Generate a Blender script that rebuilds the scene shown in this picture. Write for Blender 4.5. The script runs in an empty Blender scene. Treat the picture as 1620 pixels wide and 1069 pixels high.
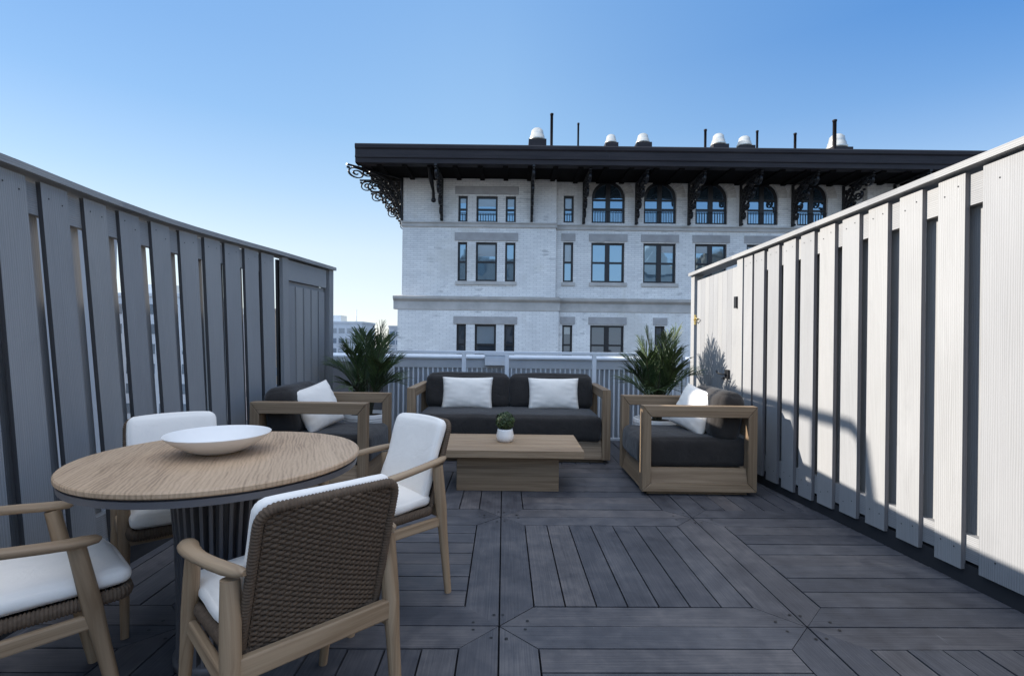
import bpy, bmesh, math, random
from mathutils import Vector, Matrix
R = math.radians
rnd = random.Random(7)
sc = bpy.context.scene
COL = sc.collection

# ------------------------------------------------------------------ camera model
F, H, CX, CY, ROLL = 795.0, 1.12, 810.0, 538.0, 0.012
def at(x, y, Y):
    """photo pixel (1620 wide) at distance Y -> world X, Z"""
    c, s = math.cos(ROLL), math.sin(ROLL)
    dx, dy = x - CX, y - CY
    return (c*dx + s*dy)*Y/F, H - (-s*dx + c*dy)*Y/F

# ------------------------------------------------------------------ object helpers
def link(o):
    COL.objects.link(o); return o
def empty(name, loc=(0, 0, 0), rz=0.0):
    o = bpy.data.objects.new(name, None); o.location = loc; o.rotation_euler = (0, 0, rz)
    o.empty_display_size = 0.1
    return link(o)
def tag(o, label, cat, group=None):
    o['label'] = label; o['category'] = cat
    if group: o['group'] = group
    return o
def struct(o):
    o['kind'] = 'structure'; return o
def copy_tree(o, parent=None):
    c = o.copy(); link(c); c.parent = parent
    for ch in list(o.children):
        copy_tree(ch, c)
    return c

class MB:
    """collects faces with uv (metres along grain) and a per-piece random value"""
    def __init__(s):
        s.v = []; s.f = []; s.uv = []; s.r = []; s.mi = []; s.sm = []
    def face(s, pts, uvs=None, r=0.5, mi=0, smooth=False):
        n = len(s.v); s.v += [tuple(p) for p in pts]
        s.f.append(tuple(range(n, n+len(pts))))
        s.uv.append(uvs or [(0, 0)]*len(pts)); s.r.append(r); s.mi.append(mi); s.sm.append(smooth)
    def idx(s, verts, faces, uvs=None, r=0.5, mi=0, smooth=True):
        n = len(s.v); s.v += [tuple(p) for p in verts]
        for k, f in enumerate(faces):
            s.f.append(tuple(n+i for i in f))
            s.uv.append([uvs[i] for i in f] if uvs else [(0, 0)]*len(f))
            s.r.append(r); s.mi.append(mi); s.sm.append(smooth)
    def hexa(s, p, grain=0, mi=0, r=None):
        """8 corners: bottom 0-3 (ccw), top 4-7; grain axis 0 = edge 0->1, 1 = 0->3, 2 = 0->4"""
        r = rnd.random() if r is None else r
        p = [Vector(q) for q in p]
        ex, ey, ez = (p[1]-p[0]).length, (p[3]-p[0]).length, (p[4]-p[0]).length
        loc = [(0,0,0),(ex,0,0),(ex,ey,0),(0,ey,0),(0,0,ez),(ex,0,ez),(ex,ey,ez),(0,ey,ez)]
        o1, o2 = rnd.random()*40, rnd.random()*40
        for f in ((0,3,2,1),(4,5,6,7),(0,1,5,4),(1,2,6,5),(2,3,7,6),(3,0,4,7)):
            uv = []
            ax = [a for a in range(3) if a != grain]
            for i in f:
                l = loc[i]
                uv.append((l[grain]+o1, l[ax[0]]+l[ax[1]]*1.0+o2))
            s.face([p[i] for i in f], uv, r, mi)
    def box(s, x0, x1, y0, y1, z0, z1, grain=None, mi=0, r=None):
        if grain is None:
            d = (x1-x0, y1-y0, z1-z0); grain = d.index(max(d))
        s.hexa([(x0,y0,z0),(x1,y0,z0),(x1,y1,z0),(x0,y1,z0),(x0,y0,z1),(x1,y0,z1),(x1,y1,z1),(x0,y1,z1)], grain, mi, r)
    def prism(s, poly, axis, a0, a1, mi=0, r=None, gdir=None):
        """extrude a 2-D polygon along axis ('x','y','z'); gdir = 2-D grain direction or None for along the axis"""
        r = rnd.random() if r is None else r
        o1, o2 = rnd.random()*40, rnd.random()*40
        def P(q, a):
            return {'x': (a, q[0], q[1]), 'y': (q[0], a, q[1]), 'z': (q[0], q[1], a)}[axis]
        def U(q, a):
            if gdir is None: return (a+o1, q[0]+q[1]+o2)
            g = Vector(gdir).normalized(); n = Vector((-g.y, g.x))
            return (g.dot(q)+o1, n.dot(q)+a+o2)
        poly = [Vector(q) for q in poly]
        ar = sum(poly[i].x*poly[(i+1) % len(poly)].y-poly[(i+1) % len(poly)].x*poly[i].y for i in range(len(poly)))
        flip = (ar < 0) != (axis == 'y')
        A = [P(q, a0) for q in poly]; B = [P(q, a1) for q in poly]
        ua = [U(q, a0) for q in poly]; ub = [U(q, a1) for q in poly]
        if flip: s.face(A, ua, r, mi); s.face(B[::-1], ub[::-1], r, mi)
        else: s.face(A[::-1], ua[::-1], r, mi); s.face(B, ub, r, mi)
        n = len(poly)
        for i in range(n):
            j = (i+1) % n
            q = [A[i], A[j], B[j], B[i]]; u = [ua[i], ua[j], ub[j], ub[i]]
            if flip: q = q[::-1]; u = u[::-1]
            s.face(q, u, r, mi)
    def tube(s, pts, rad, seg=8, up=(0, 0, 1), mi=0, cap=True, r=None, closed=False):
        """rad: list (per point) of radius or (ra, rb): ra across (side), rb along up"""
        r = rnd.random() if r is None else r
        pts = [Vector(p) for p in pts]; n = len(pts); up = Vector(up)
        vs, uv = [], []; d = 0; o1, o2 = rnd.random()*40, rnd.random()*40
        for i, p in enumerate(pts):
            if closed: t = pts[(i+1) % n]-pts[i-1]
            else: t = pts[min(i+1, n-1)]-pts[max(i-1, 0)]
            t.normalize()
            sd = t.cross(up)
            if sd.length < 1e-4: sd = t.cross(Vector((1, 0.01, 0)))
            sd.normalize(); u2 = sd.cross(t)
            q = rad[i] if isinstance(rad, (list, tuple)) and not (len(rad) == 2 and n != 2 and not isinstance(rad[0], (list, tuple))) else rad
            ra, rb = q if isinstance(q, (list, tuple)) else (q, q)
            if i: d += (p-pts[i-1]).length
            for k in range(seg):
                a = 2*math.pi*k/seg
                vs.append(p+sd*math.cos(a)*ra+u2*math.sin(a)*rb); uv.append((d+o1, a*(ra+rb)/2+o2))
        fs = []
        m = n if closed else n-1
        for i in range(m):
            for k in range(seg):
                k2 = (k+1) % seg; j = (i+1) % n
                fs.append((i*seg+k, i*seg+k2, j*seg+k2, j*seg+k))
        s.idx(vs, fs, uv, r, mi, True)
        if cap and not closed:
            s.face([vs[k] for k in range(seg)][::-1], [uv[k] for k in range(seg)][::-1], r, mi, True)
            s.face([vs[(n-1)*seg+k] for k in range(seg)], [uv[(n-1)*seg+k] for k in range(seg)], r, mi, True)
    def lathe(s, prof, seg=32, c=(0, 0, 0), mi=0, smooth=True):
        vs, fs, uv = [], [], []
        for (ra, z) in prof:
            for k in range(seg):
                a = 2*math.pi*k/seg
                vs.append((c[0]+ra*math.cos(a), c[1]+ra*math.sin(a), c[2]+z)); uv.append((a*ra, z))
        for i in range(len(prof)-1):
            for k in range(seg):
                k2 = (k+1) % seg
                fs.append((i*seg+k, i*seg+k2, (i+1)*seg+k2, (i+1)*seg+k))
        s.idx(vs, fs, uv, rnd.random(), mi, smooth)
    def build(s, name, mats, parent=None, bevel=0.0, loc=None, merge=False, segs=2):
        me = bpy.data.meshes.new(name)
        me.from_pydata(s.v, [], s.f)
        if not isinstance(mats, (list, tuple)): mats = [mats]
        for m in mats: me.materials.append(m)
        uvl = me.uv_layers.new(name='UVMap')
        at_ = me.attributes.new('piece', 'FLOAT', 'FACE')
        flat = []
        for u in s.uv:
            for q in u: flat += [q[0], q[1]]
        uvl.data.foreach_set('uv', flat)
        at_.data.foreach_set('value', s.r)
        me.polygons.foreach_set('material_index', s.mi)
        me.polygons.foreach_set('use_smooth', s.sm)
        me.update()
        if bevel or merge:
            bm = bmesh.new(); bm.from_mesh(me)
            bmesh.ops.remove_doubles(bm, verts=bm.verts, dist=1e-5)
            bmesh.ops.recalc_face_normals(bm, faces=bm.faces)
            bm.to_mesh(me); bm.free()
        o = bpy.data.objects.new(name, me); link(o)
        if parent: o.parent = parent
        if loc: o.location = loc
        if bevel:
            md = o.modifiers.new('bevel', 'BEVEL'); md.width = bevel; md.segments = segs
            md.limit_method = 'ANGLE'; md.angle_limit = R(40); md.harden_normals = False
        return o

# ------------------------------------------------------------------ materials
def newmat(name):
    m = bpy.data.materials.new(name); m.use_nodes = True
    nt = m.node_tree; b = nt.nodes['Principled BSDF']
    return m, nt, b
def N(nt, t, **kw):
    n = nt.nodes.new(t)
    for k, v in kw.items():
        if k in n.inputs: n.inputs[k].default_value = v
        else: setattr(n, k, v)
    return n
def ramp(nt, fac, stops):
    r = nt.nodes.new('ShaderNodeValToRGB')
    el = r.color_ramp.elements
    while len(el) < len(stops): el.new(0.5)
    for e, (p, c) in zip(el, stops):
        e.position = p; e.color = (c[0], c[1], c[2], 1)
    nt.links.new(fac, r.inputs[0]); return r
def mapping(nt, src, scale, rot=(0, 0, 0)):
    m = N(nt, 'ShaderNodeMapping'); m.inputs['Scale'].default_value = scale; m.inputs['Rotation'].default_value = rot
    nt.links.new(src, m.inputs['Vector']); return m.outputs[0]
def noise(nt, vec, scale=1, detail=5, rough=0.55, dist=0.0):
    n = N(nt, 'ShaderNodeTexNoise'); n.inputs['Scale'].default_value = scale; n.inputs['Detail'].default_value = detail
    n.inputs['Roughness'].default_value = rough; n.inputs['Distortion'].default_value = dist
    nt.links.new(vec, n.inputs['Vector']); return n.outputs['Fac']
def mixc(nt, fac, a, b, mode='MIX'):
    m = N(nt, 'ShaderNodeMix'); m.data_type = 'RGBA'; m.blend_type = mode
    for s_, i in ((fac, 0), (a, 6), (b, 7)):
        if isinstance(s_, (int, float)): m.inputs[i].default_value = s_
        elif isinstance(s_, tuple): m.inputs[i].default_value = (*s_, 1)
        else: nt.links.new(s_, m.inputs[i])
    return m.outputs[2]
def math_(nt, op, a, b=0.0, clamp=False):
    m = N(nt, 'ShaderNodeMath'); m.operation = op; m.use_clamp = clamp
    for i, q in enumerate((a, b)):
        if isinstance(q, (int, float)): m.inputs[i].default_value = q
        else: nt.links.new(q, m.inputs[i])
    return m.outputs[0]
def bump(nt, b, h, strength, dist=0.01):
    n = N(nt, 'ShaderNodeBump'); n.inputs['Strength'].default_value = strength; n.inputs['Distance'].default_value = dist
    nt.links.new(h, n.inputs['Height']); nt.links.new(n.outputs[0], b.inputs['Normal'])
def coords(nt):
    t = N(nt, 'ShaderNodeTexCoord'); return t.outputs
def attr(nt, name='piece'):
    a = N(nt, 'ShaderNodeAttribute'); a.attribute_name = name; return a.outputs['Fac']

def wood(name, dark, light, su=2.2, sv=55, rough=0.55, contrast=1.0, bumps=0.15, spread=0.25):
    m, nt, b = newmat(name); uv = coords(nt)['UV']
    n1 = noise(nt, mapping(nt, uv, (su, sv, 1)), 1, 6, .6, .6)
    n2 = noise(nt, mapping(nt, uv, (su*.35, sv*.16, 1)), 1, 3, .5, 1.2)
    f = math_(nt, 'ADD', math_(nt, 'MULTIPLY', n1, .6), math_(nt, 'MULTIPLY', n2, .4))
    c = ramp(nt, f, [(.5-.2/contrast, dark), (.5+.17/contrast, light)]).outputs[0]
    pv = math_(nt, 'ADD', math_(nt, 'MULTIPLY', attr(nt), spread), 1-spread/2)
    hsv = N(nt, 'ShaderNodeHueSaturation'); nt.links.new(c, hsv.inputs['Color']); nt.links.new(pv, hsv.inputs['Value'])
    nt.links.new(hsv.outputs[0], b.inputs['Base Color'])
    b.inputs['Roughness'].default_value = rough
    b.inputs['Specular IOR Level'].default_value = 0.3
    bump(nt, b, n1, bumps, .004)
    return m
def plain(name, col, rough=0.5, metal=0.0, var=0.12, nscale=6, spec=0.4, bumps=0.0, bscale=60):
    m, nt, b = newmat(name); o = coords(nt)['Object']
    n = noise(nt, o, nscale, 5, .6)
    c = ramp(nt, n, [(.25, tuple(q*(1-var) for q in col)), (.75, tuple(min(1, q*(1+var)) for q in col))]).outputs[0]
    nt.links.new(c, b.inputs['Base Color'])
    b.inputs['Roughness'].default_value = rough; b.inputs['Metallic'].default_value = metal
    b.inputs['Specular IOR Level'].default_value = spec
    if bumps: bump(nt, b, noise(nt, o, bscale, 4, .6), bumps, .004)
    return m
def fabric(name, col, var=.1, weave=900, bumps=.25):
    m, nt, b = newmat(name); o = coords(nt)['Object']
    n = noise(nt, o, 7, 4, .6)
    fine = noise(nt, o, weave*.5, 2, .7)
    lin = noise(nt, mapping(nt, o, (weave*.5, 40, weave*.5)), 1, 2, .6)
    f = math_(nt, 'ADD', math_(nt, 'MULTIPLY', n, .5), math_(nt, 'ADD', math_(nt, 'MULTIPLY', fine, .25), math_(nt, 'MULTIPLY', lin, .25)))
    c = ramp(nt, f, [(.3, tuple(q*(1-var) for q in col)), (.7, tuple(min(1, q*(1+var)) for q in col))]).outputs[0]
    nt.links.new(c, b.inputs['Base Color'])
    b.inputs['Roughness'].default_value = .9; b.inputs['Specular IOR Level'].default_value = .15
    b.inputs['Sheen Weight'].default_value = .15
    big = noise(nt, o, 9, 4, .55, .8)
    h = math_(nt, 'ADD', math_(nt, 'MULTIPLY', big, 1.0), math_(nt, 'MULTIPLY', fine, .06))
    bump(nt, b, h, bumps, .02)
    return m

M = {}
M['oak'] = wood('oak', (.225, .143, .080), (.36, .248, .150), contrast=1.7, bumps=.12)
M['oak_frame'] = wood('oak_frame', (.168, .108, .062), (.28, .195, .120), su=1.6, sv=70, contrast=1.8, bumps=.12, spread=.3)
# --- dining table top: strong cathedral grain
def table_wood():
    m, nt, b = newmat('table_top_oak'); o = coords(nt)['Object']
    v = mapping(nt, o, (1, 1, 1), (0, 0, R(-112)))
    wv = N(nt, 'ShaderNodeTexWave'); wv.wave_type = 'BANDS'; wv.bands_direction = 'Y'; wv.wave_profile = 'SIN'
    mv = mapping(nt, v, (.28, 1, 1)); nt.links.new(mv, wv.inputs['Vector'])
    wv.inputs['Scale'].default_value = 24; wv.inputs['Distortion'].default_value = 12.0
    wv.inputs['Detail'].default_value = 4; wv.inputs['Detail Scale'].default_value = .7; wv.inputs['Detail Roughness'].default_value = .6
    n1 = noise(nt, mapping(nt, v, (5, 230, 5)), 1, 5, .65, .5)
    n2 = noise(nt, mapping(nt, v, (1.1, 6, 1)), 1, 4, .55, .9)
    n3 = noise(nt, mapping(nt, v, (3.0, 85, 1)), 1, 4, .65, 1.6)
    f = math_(nt, 'ADD', math_(nt, 'ADD', math_(nt, 'MULTIPLY', wv.outputs['Fac'], .11), math_(nt, 'MULTIPLY', n1, .30)), math_(nt, 'ADD', math_(nt, 'MULTIPLY', n2, .28), math_(nt, 'MULTIPLY', n3, .31)))
    c = ramp(nt, f, [(.36, (.55, .375, .235)), (.52, (.45, .30, .182)), (.64, (.265, .168, .098))]).outputs[0]
    nt.links.new(c, b.inputs['Base Color']); b.inputs['Roughness'].default_value = .5
    b.inputs['Specular IOR Level'].default_value = .3
    bump(nt, b, n1, .1, .003)
    return m
M['table_top'] = table_wood()
# --- deck boards
def deck_mat():
    m, nt, b = newmat('deck_board'); uv = coords(nt)['UV']; o = coords(nt)['Object']
    g = noise(nt, mapping(nt, uv, (3, 120, 1)), 1, 5, .65, .3)
    big = noise(nt, o, 1.7, 5, .6, .4)
    sm = noise(nt, o, 9, 5, .65, .3)
    f = math_(nt, 'ADD', math_(nt, 'ADD', math_(nt, 'MULTIPLY', g, .3), math_(nt, 'MULTIPLY', big, .35)), math_(nt, 'MULTIPLY', sm, .35))
    c = ramp(nt, f, [(.37, (.034, .034, .040)), (.50, (.070, .069, .075)), (.63, (.124, .117, .117))]).outputs[0]
    tint = ramp(nt, attr(nt), [(0, (.68, .68, .72)), (.55, (.98, .97, .98)), (1, (1.22, 1.12, 1.04))]).outputs[0]
    c = mixc(nt, 1.0, c, tint, 'MULTIPLY')
    # worn scuffs and blotches of dirt
    st = noise(nt, o, 3.1, 6, .7, 1.5)
    sf = ramp(nt, st, [(.60, (0, 0, 0)), (.72, (1, 1, 1))]).outputs[0]
    c = mixc(nt, math_(nt, 'MULTIPLY', sf, .38), c, (.05, .046, .04))
    sc_ = noise(nt, mapping(nt, o, (40, 3, 1), (0, 0, .5)), 1, 3, .7, 1)
    sf2 = ramp(nt, sc_, [(.70, (0, 0, 0)), (.76, (1, 1, 1))]).outputs[0]
    c = mixc(nt, math_(nt, 'MULTIPLY', sf2, .25), c, (.28, .27, .27))
    nt.links.new(c, b.inputs['Base Color'])
    rg = ramp(nt, sm, [(.3, (.5, .5, .5)), (.7, (.72, .72, .72))]).outputs[0]
    nt.links.new(rg, b.inputs['Roughness']); b.inputs['Specular IOR Level'].default_value = .35
    bump(nt, b, math_(nt, 'ADD', g, math_(nt, 'MULTIPLY', sm, .5)), .3, .004)
    return m
M['deck'] = deck_mat()
M['deck_dark'] = plain('deck_under', (.012, .012, .014), .9)
M['screw'] = plain('screw_head', (.015, .014, .014), .5, .3)
# --- painted fence boards with embossed grain
def fence_mat(name, col):
    m, nt, b = newmat(name); uv = coords(nt)['UV']; o = coords(nt)['Object']
    g0 = mapping(nt, uv, (1.1, 26, 1))
    wv = N(nt, 'ShaderNodeTexWave'); wv.wave_type = 'BANDS'; wv.bands_direction = 'Y'
    nt.links.new(mapping(nt, uv, (.6, 9, 1)), wv.inputs['Vector']); wv.inputs['Scale'].default_value = 3.6
    wv.inputs['Distortion'].default_value = 7; wv.inputs['Detail'].default_value = 2; wv.inputs['Detail Scale'].default_value = .6
    g = noise(nt, mapping(nt, uv, (2.5, 160, 1)), 1, 4, .6, .4)
    h = math_(nt, 'ADD', math_(nt, 'MULTIPLY', wv.outputs['Fac'], .5), math_(nt, 'MULTIPLY', g, .5))
    big = noise(nt, mapping(nt, uv, (1.2, 5, 1)), 1, 5, .6, .5)
    f = math_(nt, 'ADD', math_(nt, 'MULTIPLY', h, .5), math_(nt, 'MULTIPLY', big, .5))
    c = ramp(nt, f, [(.28, tuple(q*.80 for q in col)), (.55, col), (.75, tuple(q*1.08 for q in col))]).outputs[0]
    tint = ramp(nt, attr(nt), [(0, (.88, .88, .89)), (.5, (1, 1, 1)), (1, (1.07, 1.055, 1.03))]).outputs[0]
    c = mixc(nt, 1.0, c, tint, 'MULTIPLY')
    dn = noise(nt, o, 26, 3, .5)
    df = ramp(nt, dn, [(.74, (0, 0, 0)), (.80, (1, 1, 1))]).outputs[0]
    c = mixc(nt, math_(nt, 'MULTIPLY', df, .2), c, tuple(q*.5 for q in col))
    gn = noise(nt, mapping(nt, o, (5, 5, 1.3)), 1, 6, .7, 1.0)
    gf = ramp(nt, gn, [(.56, (0, 0, 0)), (.72, (1, 1, 1))]).outputs[0]
    c = mixc(nt, math_(nt, 'MULTIPLY', gf, .22), c, tuple(q*.62 for q in col))
    nt.links.new(c, b.inputs['Base Color']); b.inputs['Roughness'].default_value = .6
    b.inputs['Specular IOR Level'].default_value = .3
    bump(nt, b, h, .35, .004)
    return m
M['fence'] = fence_mat('fence_paint', (.278, .273, .268))
M['fence_cap'] = fence_mat('fence_cap_paint', (.27, .266, .26))
M['fence_edge'] = fence_mat('fence_board_edge', (.07, .066, .066)); M['fence_edge_pale'] = fence_mat('fence_board_edge_pale', (.17, .157, .155))  # shade put into the edge colour, with a paler copy for the sunlit fence
M['metal_white'] = plain('painted_rail', (.62, .63, .64), .45, .0, .08, 5)
M['galv'] = plain('galvanised_steel', (.62, .64, .66), .38, .85, .12, 9)
M['panel'] = plain('corrugated_sheet', (.36, .375, .40), .36, .6, .05, 3)
M['rib'] = plain('sheet_rib', (.78, .79, .80), .4, .1, .05, 3)  # paler than the sheet: the ribs' bright reflections put into the colour
M['dark_panel'] = plain('gap_shade_panel', (.02, .02, .022), .8)  # near-black colour standing in for shade in and under the fence
M['brass'] = plain('brass', (.55, .42, .16), .35, .9)
M['black_metal'] = plain('black_metal', (.012, .012, .013), .45, .2)
M['table_metal'] = plain('charcoal_metal', (.13, .12, .12), .5, .2, .1)
M['charcoal'] = fabric('charcoal_fabric', (.030, .0258, .0232), .28, 900, .55)
M['linen'] = fabric('pale_linen', (.77, .70, .615), .05, 700, .12)
M['chair_fabric'] = fabric('chair_fabric', (.83, .755, .665), .05, 800, .22)
M['rope'] = plain('brown_rope', (.112, .075, .049), .75, 0, .28, 90, .2, .4, 400)
M['ceramic'] = plain('matt_ceramic', (.78, .73, .67), .42, 0, .03, 8)
M['soil'] = plain('soil', (.03, .022, .016), .95, 0, .4, 60, .1, .8, 90)
M['vent'] = plain('vent_metal', (.50, .48, .43), .4, .55, .2, 3)
M['iron'] = plain('wrought_iron', (.016, .015, .016), .38, .4, .2, 8)
def fascia_mat():
    m, nt, b = newmat('copper_brown_fascia'); o = coords(nt)['Object']
    n = noise(nt, mapping(nt, o, (.5, .5, 4)), 1, 5, .6)
    c = ramp(nt, n, [(.3, (.017, .0145, .017)), (.7, (.034, .029, .031))]).outputs[0]
    st = noise(nt, mapping(nt, o, (9, 9, .6)), 1, 4, .7)
    sf = ramp(nt, st, [(.68, (0, 0, 0)), (.74, (1, 1, 1))]).outputs[0]
    c = mixc(nt, math_(nt, 'MULTIPLY', sf, .2), c, (.2, .22, .24))
    nt.links.new(c, b.inputs['Base Color']); b.inputs['Roughness'].default_value = .6; b.inputs['Specular IOR Level'].default_value = .2
    return m
M['fascia'] = fascia_mat()
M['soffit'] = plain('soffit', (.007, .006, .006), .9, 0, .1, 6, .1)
def brick_mat():
    m, nt, b = newmat('white_brick'); o = coords(nt)['Object']
    sx = N(nt, 'ShaderNodeSeparateXYZ'); nt.links.new(o, sx.inputs[0])
    cx = N(nt, 'ShaderNodeCombineXYZ')
    nt.links.new(math_(nt, 'ADD', sx.outputs['X'], sx.outputs['Y']), cx.inputs['X']); nt.links.new(sx.outputs['Z'], cx.inputs['Y'])
    def bt(sq, frq, c1, c2, mo):
        t = N(nt, 'ShaderNodeTexBrick'); nt.links.new(cx.outputs[0], t.inputs['Vector'])
        t.inputs['Scale'].default_value = 1; t.inputs['Brick Width'].default_value = .30; t.inputs['Row Height'].default_value = .088
        t.inputs['Mortar Size'].default_value = .011; t.inputs['Mortar Smooth'].default_value = .3; t.inputs['Bias'].default_value = 0
        t.inputs['Color1'].default_value = (*c1, 1); t.inputs['Color2'].default_value = (*c2, 1); t.inputs['Mortar'].default_value = (*mo, 1)
        return t
    t = bt(1, 2, (.78, .755, .72), (.69, .665, .635), (.57, .55, .53))
    n = noise(nt, o, .55, 6, .65, .5)
    nf = ramp(nt, n, [(.35, (.88, .88, .88)), (.65, (1.05, 1.04, 1.02))]).outputs[0]
    c = mixc(nt, 1.0, t.outputs['Color'], nf, 'MULTIPLY')
    # scattered dark and soot-stained bricks
    cell = N(nt, 'ShaderNodeTexVoronoi'); nt.links.new(mapping(nt, o, (3.4, 3.4, 11.4)), cell.inputs['Vector']); cell.inputs['Scale'].default_value = 1
    rr = N(nt, 'ShaderNodeSeparateColor'); nt.links.new(cell.outputs['Color'], rr.inputs[0])
    dk = ramp(nt, rr.outputs[0], [(.90, (0, 0, 0)), (.93, (1, 1, 1))]).outputs[0]
    pt = ramp(nt, noise(nt, o, .5, 4, .6, .8), [(.5, (0, 0, 0)), (.62, (1, 1, 1))]).outputs[0]
    c = mixc(nt, math_(nt, 'MULTIPLY', math_(nt, 'MULTIPLY', dk, pt), .35), c, (.14, .13, .135))
    # patches of old cream wash
    pw = ramp(nt, noise(nt, o, .32, 5, .6, .6), [(.56, (0, 0, 0)), (.64, (1, 1, 1))]).outputs[0]
    c = mixc(nt, math_(nt, 'MULTIPLY', pw, .4), c, (.52, .48, .41))
    sv_ = ramp(nt, noise(nt, mapping(nt, o, (1.6, 1.6, .16)), 1, 6, .7, .6), [(.56, (0, 0, 0)), (.70, (1, 1, 1))]).outputs[0]
    c = mixc(nt, math_(nt, 'MULTIPLY', sv_, .13), c, (.42, .40, .38))
    nt.links.new(c, b.inputs['Base Color']); b.inputs['Roughness'].default_value = .85
    b.inputs['Specular IOR Level'].default_value = .2
    bump(nt, b, t.outputs['Fac'], -.4, .02)
    return m
M['brick'] = brick_mat()
M['limestone'] = plain('limestone', (.45, .42, .385), .85, 0, .2, 1.6, .2, .3, 14)
M['lintel'] = plain('lintel_stone', (.36, .34, .325), .85, 0, .16, 2.2, .2, .3, 14)
M['arch'] = plain('arch_brick', (.50, .46, .415), .85, 0, .22, 5, .2, .3, 30)
def glass_mat(name, base, metal=.75, wob=.25):
    m, nt, b = newmat(name); o = coords(nt)['Object']
    b.inputs['Base Color'].default_value = (*base, 1); b.inputs['Metallic'].default_value = metal
    b.inputs['Roughness'].default_value = .03
    n = noise(nt, o, .9, 2, .5)
    bump(nt, b, n, wob, .05)
    return m
M['glass'] = glass_mat('window_glass', (.15, .235, .31), .85, .16)
M['glass_dark'] = glass_mat('dark_window_glass', (.07, .085, .105), .7, .2)
M['blind'] = plain('roller_blind', (.20, .24, .27), .12, .3, .06, 2, .8)
M['sash'] = plain('black_sash', (.012, .012, .014), .4, 0, .1)
def corduroy_leaf():
    m, nt, b = newmat('palm_leaf'); uv = coords(nt)['UV']; o = coords(nt)['Object']
    n = noise(nt, o, 14, 4, .6)
    c = ramp(nt, n, [(.3, (.03, .046, .017)), (.6, (.058, .09, .032)), (.8, (.11, .14, .055))]).outputs[0]
    tint = ramp(nt, attr(nt), [(0, (.7, .75, .7)), (.7, (1, 1, 1)), (1, (1.5, 1.4, 1.0))]).outputs[0]
    c = mixc(nt, 1.0, c, tint, 'MULTIPLY')
    nt.links.new(c, b.inputs['Base Color']); b.inputs['Roughness'].default_value = .45
    b.inputs['Transmission Weight'].default_value = 0
    b.inputs['Specular IOR Level'].default_value = .35
    return m
M['leaf'] = corduroy_leaf()
M['stem'] = plain('palm_stem', (.045, .04, .02), .7, 0, .3, 20)
M['boxwood'] = plain('boxwood_leaf', (.022, .028, .012), .6, 0, .5, 60, .3)
M['asphalt'] = plain('asphalt', (.05, .05, .052), .9, 0, .2, .2)
M['roofing'] = plain('roofing', (.09, .09, .095), .9, 0, .2, .8)
M['slab'] = plain('parapet_concrete', (.34, .34, .34), .85, 0, .15, 2, .2, .2, 20)

# ------------------------------------------------------------------ camera, sky, sun
cam = bpy.data.cameras.new('camera'); co = link(bpy.data.objects.new('camera', cam))
cam.sensor_width = 36; cam.lens = F/1620*36; cam.shift_y = (CY-534.5)/1620
cam.clip_start = .05; cam.clip_end = 5000
co.matrix_world = Matrix.Translation((0, 0, H)) @ Matrix.Rotation(R(90), 4, 'X') @ Matrix.Rotation(ROLL, 4, 'Z')
sc.camera = co
SUN = Vector((-1, .2, .39)).normalized()
el = math.asin(SUN.z); az = math.atan2(SUN.x, SUN.y)       # az clockwise from +Y
w = bpy.data.worlds.new('World'); sc.world = w; w.use_nodes = True
nt = w.node_tree; bg = nt.nodes['Background']
sky = nt.nodes.new('ShaderNodeTexSky'); sky.sky_type = 'NISHITA'; sky.sun_disc = False
sky.sun_elevation = el; sky.sun_rotation = az
sky.air_density = 1.0; sky.dust_density = .15; sky.ozone_density = 2.5; sky.altitude = 50
STR, EXPO = .1, 1.6
K = 1/(STR*2**EXPO)
tc = nt.nodes.new('ShaderNodeTexCoord'); sx = nt.nodes.new('ShaderNodeSeparateXYZ'); nt.links.new(tc.outputs['Generated'], sx.inputs[0])
# clear blue near the horizon, brightness added high overhead as fill for the deck
rp = ramp(nt, sx.outputs['Z'], [(0, (.84, .89, .93)), (.08, (.79, .86, .92)), (.16, (.71, .82, .92)), (.26, (.50, .70, .91)), (.37, (.34, .58, .88)), (.56, (.24, .47, .84)), (.72, (.76, .91, 1.12)), (.9, (1.6, 1.76, 2.05))])
# the blue deepens away from the sun
dz = math_(nt, 'MULTIPLY', math_(nt, 'SUBTRACT', sx.outputs['Z'], .16), 3.2, True)
dr = math_(nt, 'MULTIPLY', math_(nt, 'ADD', sx.outputs['X'], .02), 1.45, True)
dl = math_(nt, 'MULTIPLY', math_(nt, 'SUBTRACT', math_(nt, 'MULTIPLY', sx.outputs['X'], -1.0), .12), .75, True)
dx_ = math_(nt, 'MAXIMUM', dr, dl)
cut = math_(nt, 'SUBTRACT', 1.0, math_(nt, 'MULTIPLY', math_(nt, 'SUBTRACT', sx.outputs['Z'], .55), 5.0, True))
deep = math_(nt, 'MULTIPLY', math_(nt, 'MULTIPLY', dz, dx_), cut)
rpd = mixc(nt, deep, rp.outputs[0], (.05, .24, .66))
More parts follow.
